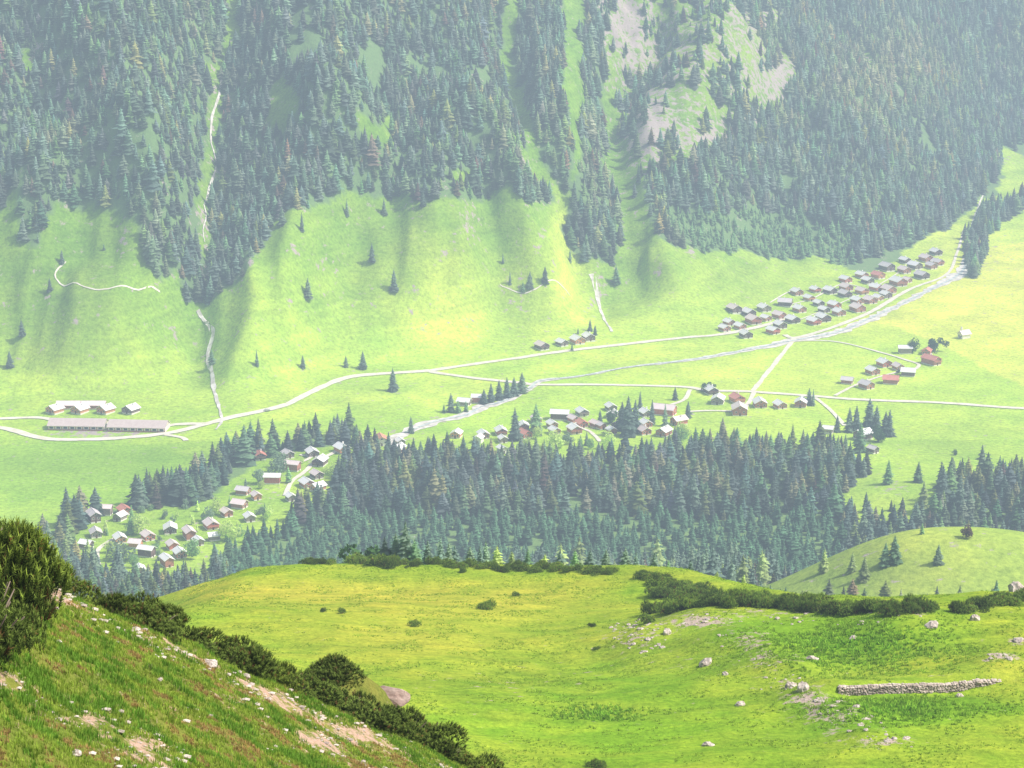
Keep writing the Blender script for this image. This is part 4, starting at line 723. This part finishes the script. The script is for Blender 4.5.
def bush(P, w, h, protos, label, group=None, sink=.1):
    f, s = random.choice(protos); o = link('dwarf_pine', None, loc=(P[0], P[1], P[2]-sink*h), rz=random.random()*6.28, label=label, cat='dwarf pine', group=group); o.scale = (w, w, h); link('foliage', f, o); link('stems', s, o); return o
# the big clump at the left edge
def P_near(x, y): return (x, y, float(h_near(x, y)))
def near_px(u, v): return cast([u], [v], h_near, 10, 80, 1400)[0]
CL = [(-32,650,1.1,1.4),(-6,650,.6,.9),(-24,620,1.0,1.6),(6,628,.55,.85),(-14,600,.8,1.5),(14,604,.5,.9),(36,586,.5,.6),(-50,605,1.1,1.9),(0,580,.75,1.2)]
for k, (u_, v_, w, h) in enumerate(CL):
    p = near_px(u_, v_); bush(p, w, h, MG_HI, ['lowest', 'low outer', 'tall', 'right shouldered', 'upper', 'upper right', 'outermost right', 'farthest left', 'topmost'][k]+' dwarf pine in the thick dark clump at the left edge', 'dwarf pines of the left clump')
nr = 62
for i in range(nr):
    t_ = (i+.5)/nr*19.5+random.uniform(-.2, .2); n_ = .75+random.uniform(-.45, .75); xx = _A[0]+tx*t_+nx_*n_; yy = _A[1]+ty*t_+ny_*n_
    s = random.uniform(.45, .85)*(1.0 if 2 < t_ < 15 else .85)
    bush(P_near(xx, yy), s, s*random.uniform(.75, 1.1), MG_HI, 'low dwarf pine in the unbroken strip along the foreground ridge', 'dwarf pines along the foreground ridge')
for k, (dt, n_, w, h) in enumerate([(8.6,3.3,.8,.75),(9.6,3.6,.8,.8),(10.5,3.6,.75,.6),(13.2,3.4,.7,.75),(13.9,3.3,.75,.7),(14.8,3.1,.6,.5),(15.8,3.0,.5,.4)]):
    xx = _A[0]+tx*dt+nx_*n_; yy = _A[1]+ty*dt+ny_*n_; bush(P_near(xx, yy), w, h, MG_HI, 'dwarf pine on the hummock behind the ridge, '+['leftmost', 'second from the left', 'third from the left', 'just right of the boulder', 'second right of the boulder', 'second from the right end', 'smallest and rightmost'][k], 'dwarf pines on the hummock behind the ridge')
# bushes on the meadow
def mid_px(u, v): return cast([u], [v], h_mid, 115, 345, 900)[0]
for (u_, v_, wp, hp, lb) in [(487,609,20,9,'largest lone bush in the middle of the meadow'),(415,626,12,6,'low grey green bush on the meadow left of the largest one'),(516,596,9,4,'tiny bush above and right of the largest meadow bush'),(342,613,9,5,'small bush on the left part of the meadow'),(323,612,7,4,'tiny bush left of the small left meadow bush'),(591,627,8,4,'tiny dark bush in the right part of the meadow'),(597,767,20,7,'dark bush cut by the bottom edge of the picture'),(597,649,7,3,'faint little bush below the tiny dark bush'),(462,572,8,5,'small brownish bush near the far meadow edge')]:
    p = mid_px(u_, v_); bush(p, wp*p[1]/F/1.9, hp*p[1]/F*1.4, MG_MD, lb)
def strip(pl, n, wj, hpx, label, group, back=0, v_j=0):
    pl = np.array(pl, float); seg = np.concatenate([[0], np.cumsum(np.hypot(*np.diff(pl, axis=0).T))])
    for i in range(n):
        s = (i+random.random())/n*seg[-1]; u_ = np.interp(s, seg, pl[:, 0]); v_ = np.interp(s, seg, pl[:, 1])+random.uniform(-v_j, v_j)
        p = mid_px(u_, v_); yy = p[1]+back*random.random(); xx = p[0]; h = random.uniform(.75, 1.25)*hpx*yy/F
        bush((xx, yy, float(_mc(xx, yy))), random.uniform(*wj), h, MG_MD, label, group)
strip([(645,622),(670,612),(700,607),(740,608),(790,611),(850,613),(900,613),(935,611)], 62, (.9, 1.6), 13, 'dark dwarf pine in the dense band above the rocky bank', 'dwarf pines of the band above the rocky bank', 4, 3)
strip([(650,603),(700,600),(760,603),(830,607)], 14, (1.1, 1.7), 12, 'tall dark dwarf pine at the back of the band above the rocky bank', 'dwarf pines at the back of the band', 5, 1)
strip([(300,565),(340,563),(400,566),(440,568),(520,573),(560,575),(620,576)], 42, (.8, 1.4), 8, 'low dwarf pine along the far edge of the meadow', 'dwarf pines along the far meadow edge', 5, 1)
strip([(320,562),(372,564),(390,568)], 9, (1.2, 1.8), 12, 'thick dwarf pine at the left of the far meadow edge', 'thick dwarf pines at the left of the far meadow edge', 3, 1)
strip([(178,570),(205,566),(240,563)], 7, (.8, 1.2), 7, 'small dwarf pine at the left end of the meadow crest', 'dwarf pines at the left end of the crest', 2, 1)
strip([(640,580),(680,592),(710,597)], 11, (1.1, 1.7), 11, 'dark dwarf pine where the meadow edge meets the rocky bank', 'dwarf pines between meadow edge and bank', 4, 2)
strip([(955,612),(990,606),(1012,603),(1040,600)], 12, (1.0, 1.6), 12, 'dark dwarf pine at the right end of the rocky bank', 'dwarf pines at the right end of the bank', 2, 2)

# ------------------------------------------------------------------ rocks
def rockmesh(rs, mat, n=3):
    import bmesh
    bm = bmesh.new(); bmesh.ops.create_icosphere(bm, subdivisions=n, radius=1); r = np.random.default_rng(rs); pl = [(r.normal(size=3), .62+.3*r.random()) for _ in range(11)]
    for v in bm.verts:
        c = np.array(v.co)
        for nn, dd in pl:
            nn = nn/np.linalg.norm(nn); s = c@nn
            if s > dd: c = c-nn*(s-dd)
        c = c*(1+.06*r.normal()); c[2] *= .75; v.co = c
    me = bpy.data.meshes.new('rock'); bm.to_mesh(me); bm.free(); me.materials.append(mat); return me
RK = [rockmesh(600+k, MAT_ROCK, 2) for k in range(4)]; RK2 = [rockmesh(620+k, MAT_ROCK2, 3) for k in range(3)]; RKB = [rockmesh(630, simple('brown_rock', (.20, .14, .12), (.40, .31, .27), 2.5, .95, .08), 3)]
def rock(p, sx, sy, sz, label, group=None, protos=RK, cat='rock', name='rock'):
    o = link(name, random.choice(protos), loc=(p[0], p[1], p[2]+sz*.15), rz=random.random()*6.28, label=label, cat=cat, group=group); o.scale = (sx, sy, sz); return o
for (u_, v_, wp, hp, lb) in [(706,665,15,11,'rounded grey boulder on the left of the rocky bank'),(803,690,12,13,'larger upright boulder beside the lower left end of the stone wall'),(791,687,11,7,'flatter pale boulder just left of the upright one'),(667,634,9,9,'pinkish boulder at the right of the pale rubble cluster'),(740,705,10,6,'dull brown stone low on the grass below the bank'),(725,675,7,5,'small stone between boulder and wall'),(975,620,9,8,'pinkish rock on the bank right of the dwarf pines'),(932,626,16,7,'flat pinkish rock slab near the right of the bank'),(853,639,9,5,'small pale stone in the ferny slope'),(812,660,12,6,'low stone in the ferns above the wall'),(708,746,12,6,'brown stone near the bottom of the meadow'),(1016,592,18,14,'big pale boulder at the right edge beside dark bushes'),(960,697,9,5,'stone in the grass below the wall'),(1019,641,12,5,'white flat stone at the right edge'),(895,610,10,6,'pale rock at the foot of the dwarf pine band')]:
    p = mid_px(u_, v_); s = p[1]/F; rock(p, wp*s/1.7, wp*s/2, hp*s/1.1, lb, None, RK2)
def rocks_in(poly, n, smin, smax, label, group):
    c = 0; us = [q[0] for q in poly]; vs = [q[1] for q in poly]
    while c < n:
        u_, v_ = random.uniform(min(us), max(us)), random.uniform(min(vs), max(vs))
        if not inpoly(np.array([u_]), np.array([v_]), poly)[0]: continue
        p = mid_px(u_, v_); s = p[1]/F*(smin+(smax-smin)*random.random()**2.2)/2; rock(p, s*random.uniform(.8, 1.5), s, s*random.uniform(.5, .9), label, group, RK); c += 1
rocks_in([(608,622),(650,618),(668,628),(665,650),(640,655),(612,640)], 48, 2.5, 8, 'pale stone in the rubble cluster at the left end of the bank', 'stones of the rubble cluster')
rocks_in([(690,612),(780,600),(930,612),(930,625),(800,625),(700,640)], 45, 2, 7, 'pale stone scattered below the dwarf pine band', 'stones below the dwarf pine band')
rocks_in([(700,640),(770,645),(800,690),(740,690)], 16, 2, 6, 'small stone scattered on the left flank of the bank', 'stones on the flank of the bank')
rocks_in([(800,695),(850,700),(918,745),(880,750),(830,725)], 55, 2, 9, 'pale stone in the stony trail running down from the wall', 'stones of the trail below the wall')
rocks_in([(985,654),(1010,654),(1012,662),(985,662)], 14, 2, 8, 'pinkish stone in the bare patch right of the wall', 'stones of the bare patch')
# stones on the near hillside
p = _A+np.array([tx*11.9+nx_*3.2, ty*11.9+ny_*3.2, 0]); rock((p[0], p[1], float(h_near(p[0], p[1]))-.2), .62, .45, .3, 'long brownish boulder between dwarf pines behind the foreground ridge', None, RKB)
for (u_, v_, wp, hp, lb) in [(52,586,22,18,'brownish grey boulder beside the big left clump of dwarf pine'),(76,754,16,9,'angular white stone near the bottom left corner'),(209,664,24,8,'flat white slab on the stony strip of the ridge'),(135,630,14,6,'pale slab high on the stony strip'),(164,634,34,9,'longest whitish slab on the stony strip'),(58,643,10,6,'small stone below the boulder by the dwarf pines'),(56,609,8,5,'small white stone just under the brownish boulder'),(268,700,10,5,'pinkish stone on the right part of the stony strip'),(160,680,8,5,'small pale stone in the middle of the slope'),(246,677,12,6,'grey stone right of the flat white slab')]:
    p = near_px(u_, v_); s = p[1]/F; rock(p, wp*s/1.8, wp*s/2.4, hp*s/1.5, lb, None, RK if wp < 20 or v_ > 600 else RK2, 'stone' if wp < 20 else 'boulder')
# gravel and small stones as one mass
gv = []; gf = []; off = 0; r0 = RK[0]; rv = np.array([v.co for v in rockmesh(700, MAT_ROCK, 1).vertices]); rfm = rockmesh(700, MAT_ROCK, 1); rf_ = np.array([tuple(p.vertices) for p in rfm.polygons])
n_ = 30000; x = rng.uniform(-12, 6, n_); y = rng.uniform(14, 50, n_); z = h_near(x, y); u, v, d = proj(x, y, z); g = dirt_near(x, y, u, v)+.25*fbm(x*1.3, y*1.3, 95, 3); m = (near_n(x, y) < .6) & (u > -40) & (v < 800) & (g > .10+.25*rng.random(n_)); x, y, z = x[m], y[m], z[m]
for i in range(len(x)):
    s = .012+.06*rng.random()**6; gv.append(rv*[s*(1+rng.random()), s, s*.7]+[x[i], y[i], z[i]+s*.2]); gf.append(rf_+off); off += len(rv)
link('gravel', mesh_np('gravel', np.concatenate(gv), np.concatenate(gf), MAT_ROCK), label='loose pale gravel on the bare strips of the foreground slope', cat='gravel', kind='stuff')

n_ = 60000; x = rng.uniform(5, 75, n_); y = rng.uniform(140, 260, n_); z = _mc(x, y); u, v, d = proj(x, y, z)
g = blob(u, v, [(636,634,34,12,.5),(705,622,34,8,.5),(740,642,30,9,.5),(770,660,22,10,.55),(790,676,18,8,.6),(812,698,18,8,.8),(842,718,24,9,.9),(872,740,26,8,.8),(905,748,20,5,.6),(820,612,110,6,.45),(900,620,40,8,.4),(1000,657,14,4,.8)])+.5*fbm(x/2.5, y/2.5, 151, 3)
m = (g > .42+.5*rng.random(n_)) & (v < 780) & (rng.random(n_) < .28); x, y, z = x[m], y[m], z[m]; gv = []; gf = []; off = 0; print('scree', len(x))
for i in range(len(x)):
    s = .07+.30*rng.random()**4; gv.append(rv*[s*(1+.8*rng.random()), s, s*.6]+[x[i], y[i], z[i]]); gf.append(rf_+off); off += len(rv)
link('scree', mesh_np('scree', np.concatenate(gv), np.concatenate(gf), MAT_ROCK), label='small pale scree spread along the rocky bank of the meadow', cat='scree', kind='stuff')
# ------------------------------------------------------------------ dry stone wall
wp_ = np.array([[WALL[0][0]+(WALL[1][0]-WALL[0][0])*q_, WALL[0][1]+(WALL[1][1]-WALL[0][1])*q_, 0] for q_ in np.linspace(0, 1, 7)]); vs = []; fs = []; off = 0
seg = np.concatenate([[0], np.cumsum(np.hypot(*np.diff(wp_[:, :2], axis=0).T))]); Lw = seg[-1]; rk1 = [np.array([v.co for v in rockmesh(710+k, MAT_ROCK, 1).vertices]) for k in range(5)]
for course in range(8):
    s = random.random()*.2
    while s < Lw:
        ln = random.uniform(.16, .42); xx = np.interp(s, seg, wp_[:, 0]); yy = np.interp(s, seg, wp_[:, 1]); hmax = np.interp(s/Lw, [0, .05, .5, .85, 1], [.7, 1.1, 1.05, 1.0, .15]); zz = .125*course; hm_ = .9+.05*math.sin(s*1.7)
        if zz < hmax*hm_:
            for depth in (0, .35):
                vs.append(rk1[random.randrange(5)]*[ln*.62, .22, .10]*(np.array([1, 1, 1])*random.uniform(.85, 1.2))+[xx, yy+depth+random.uniform(-.05, .05), float(_mc(xx, yy-.6))+zz-.06+random.uniform(-.02, .02)]); fs.append(rf_+off); off += len(rv)
        s += ln
link('stone_wall', mesh_np('stone_wall', np.concatenate(vs), np.concatenate(fs), MAT_WALLROCK), label='old dry stone wall of grey rubble on the green bank', cat='wall')

# ------------------------------------------------------------------ grasses
def tufts(name, x, y, z, per, hgt, wid, tints, lean=.5, label=None):
    n = len(x); a = rng.random((n, per))*6.283; r0 = rng.random((n, per))*hgt[:, None]*.9; h = hgt[:, None]*(.6+.7*rng.random((n, per))); ln = lean*h*rng.random((n, per))
    bx = x[:, None]+np.cos(a)*r0; by = y[:, None]+np.sin(a)*r0; b = rng.random((n, per))*3.14; w = wid if np.isscalar(wid) else wid[:, None]
    V = np.stack([np.stack([bx-np.cos(b)*w, by-np.sin(b)*w, np.broadcast_to(z[:, None]-.03, bx.shape)], -1), np.stack([bx+np.cos(b)*w, by+np.sin(b)*w, np.broadcast_to(z[:, None]-.03, bx.shape)], -1), np.stack([bx+np.cos(a)*ln, by+np.sin(a)*ln, z[:, None]+h], -1)], 2).reshape(-1, 3)
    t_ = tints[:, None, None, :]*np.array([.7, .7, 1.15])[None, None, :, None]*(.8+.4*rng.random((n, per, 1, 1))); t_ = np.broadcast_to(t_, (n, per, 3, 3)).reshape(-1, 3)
    link(name, mesh_np(name, V, np.arange(len(V)).reshape(-1, 3), MAT_TUFT, tone=t_), label=label, cat='grass', kind='stuff')
n_ = 210000; x = rng.uniform(-13, 5, n_); y = rng.uniform(14, 48, n_); z = h_near(x, y); u, v, d = proj(x, y, z); g = dirt_near(x, y, u, v)+.3*fbm(x*1.1, y*1.1, 95, 3); m = (near_n(x, y) < 1.0) & (u > -40) & (u < 640) & (v < 800) & (g < .24+.16*rng.random(n_)); x, y, z = x[m], y[m], z[m]
cl = (.6*fbm(x*.9, y*.9, 120, 3)+.9*fbm(x*2.6, y*2.6, 121, 3))[:, None]; T = np.where(cl > .12, np.array([.19, .36, .045]), np.where(cl < -.33, np.array([.46, .32, .13]), np.array([.34, .46, .07])))*(.6+.8*rng.random((len(x), 1))); T = np.where(rng.random((len(x), 1)) < .006, np.array([.6, .5, .3]), T)
tufts('grass', x, y, z, 8, .025+.04*np.clip(cl[:, 0]+.4, 0, 1)+.025*rng.random(len(x)), .011, T, label='short alpine grass and herbs on the foreground slope')
n_ = 110000; x = rng.uniform(-85, 85, n_); y = rng.uniform(140, 305, n_); z = h_mid(x, y); u, v, d = proj(x, y, z); fern = np.exp(-((u-860)/95)**2-((v-645)/24)**2)+np.exp(-((u-900)/90)**2-((v-710)/14)**2)+np.exp(-((u-600)/50)**2-((v-715)/12)**2)*.9; cl = fbm(x/3, y/3, 130, 3); m = (u > -20) & (u < 1050) & (v < 790) & (cl+fern*.8+.25*rng.random(n_) > .22)
x, y, z, fern, cl = x[m], y[m], z[m], fern[m][:, None], cl[m]; T = (np.array([.34, .50, .05])*(1-np.clip(fern, 0, 1))+np.array([.25, .48, .04])*np.clip(fern, 0, 1))*(.6+.8*rng.random((len(x), 1)))
tufts('grass', x, y, z, 7, .07+.10*rng.random(len(x))+.22*fern[:, 0].clip(0, 1), .04+.08*fern[:, 0].clip(0, 1), T, 1.0, label='longer grass and ferns tufting the green meadow')

# ------------------------------------------------------------------ haze, sky, sun, camera
me = MB(); me.box(-1800, 1800, -200, 3600, -60, 420); hm = bpy.data.materials.new('valley_haze'); hm.use_nodes = True; nt = hm.node_tree; nt.nodes.remove(nt.nodes['Principled BSDF'])
SIG = .00032; J = (.50, .63, .74)
ab = nt.nodes.new('ShaderNodeVolumeAbsorption'); ab.inputs[0].default_value = (0, 0, 0, 1); ab.inputs[1].default_value = SIG
em = nt.nodes.new('ShaderNodeEmission'); em.inputs[0].default_value = (*J, 1); em.inputs[1].default_value = SIG
ad = nt.nodes.new('ShaderNodeAddShader'); nt.links.new(ab.outputs[0], ad.inputs[0]); nt.links.new(em.outputs[0], ad.inputs[1]); nt.links.new(ad.outputs[0], nt.nodes['Material Output'].inputs['Volume'])
link('haze', me.mesh('haze', hm), kind='structure')
w = bpy.data.worlds.new('World'); scene.world = w; w.use_nodes = True; nt = w.node_tree; sk = nt.nodes.new('ShaderNodeTexSky'); sk.sky_type = 'NISHITA'; sk.sun_disc = False
EL, AZ = R(50), R(98)                              # azimuth clockwise from +Y (towards +X)
sk.sun_elevation = EL; sk.sun_rotation = AZ; sk.altitude = 200; sk.dust_density = 6; sk.air_density = 1.2; sk.ozone_density = 1
nt.links.new(sk.outputs[0], nt.nodes['Background'].inputs[0]); nt.nodes['Background'].inputs[1].default_value = .15
sl = bpy.data.lights.new('sun', 'SUN'); sl.energy = 5.0; sl.angle = R(2.5); sl.color = (1, .95, .86); so = bpy.data.objects.new('sun', sl); COL.objects.link(so)
sd_ = Vector((math.sin(AZ)*math.cos(EL), math.cos(AZ)*math.cos(EL), math.sin(EL))); so.rotation_euler = sd_.to_track_quat('Z', 'Y').to_euler()
cam = bpy.data.cameras.new('camera'); cam.sensor_width = 36; cam.lens = F/1024*36; cam.clip_start = .5; cam.clip_end = 9000
co = bpy.data.objects.new('camera', cam); COL.objects.link(co); co.location = (0, 0, CAMZ); co.rotation_euler = (R(90)-PITCH, 0, 0); scene.camera = co
scene.view_settings.view_transform = 'Standard'; scene.view_settings.look = 'None'; scene.view_settings.exposure = 0
scene.render.engine = 'CYCLES'; scene.cycles.max_bounces = 5; scene.cycles.transparent_max_bounces = 6; scene.cycles.volume_bounces = 0; scene.cycles.use_denoising = True
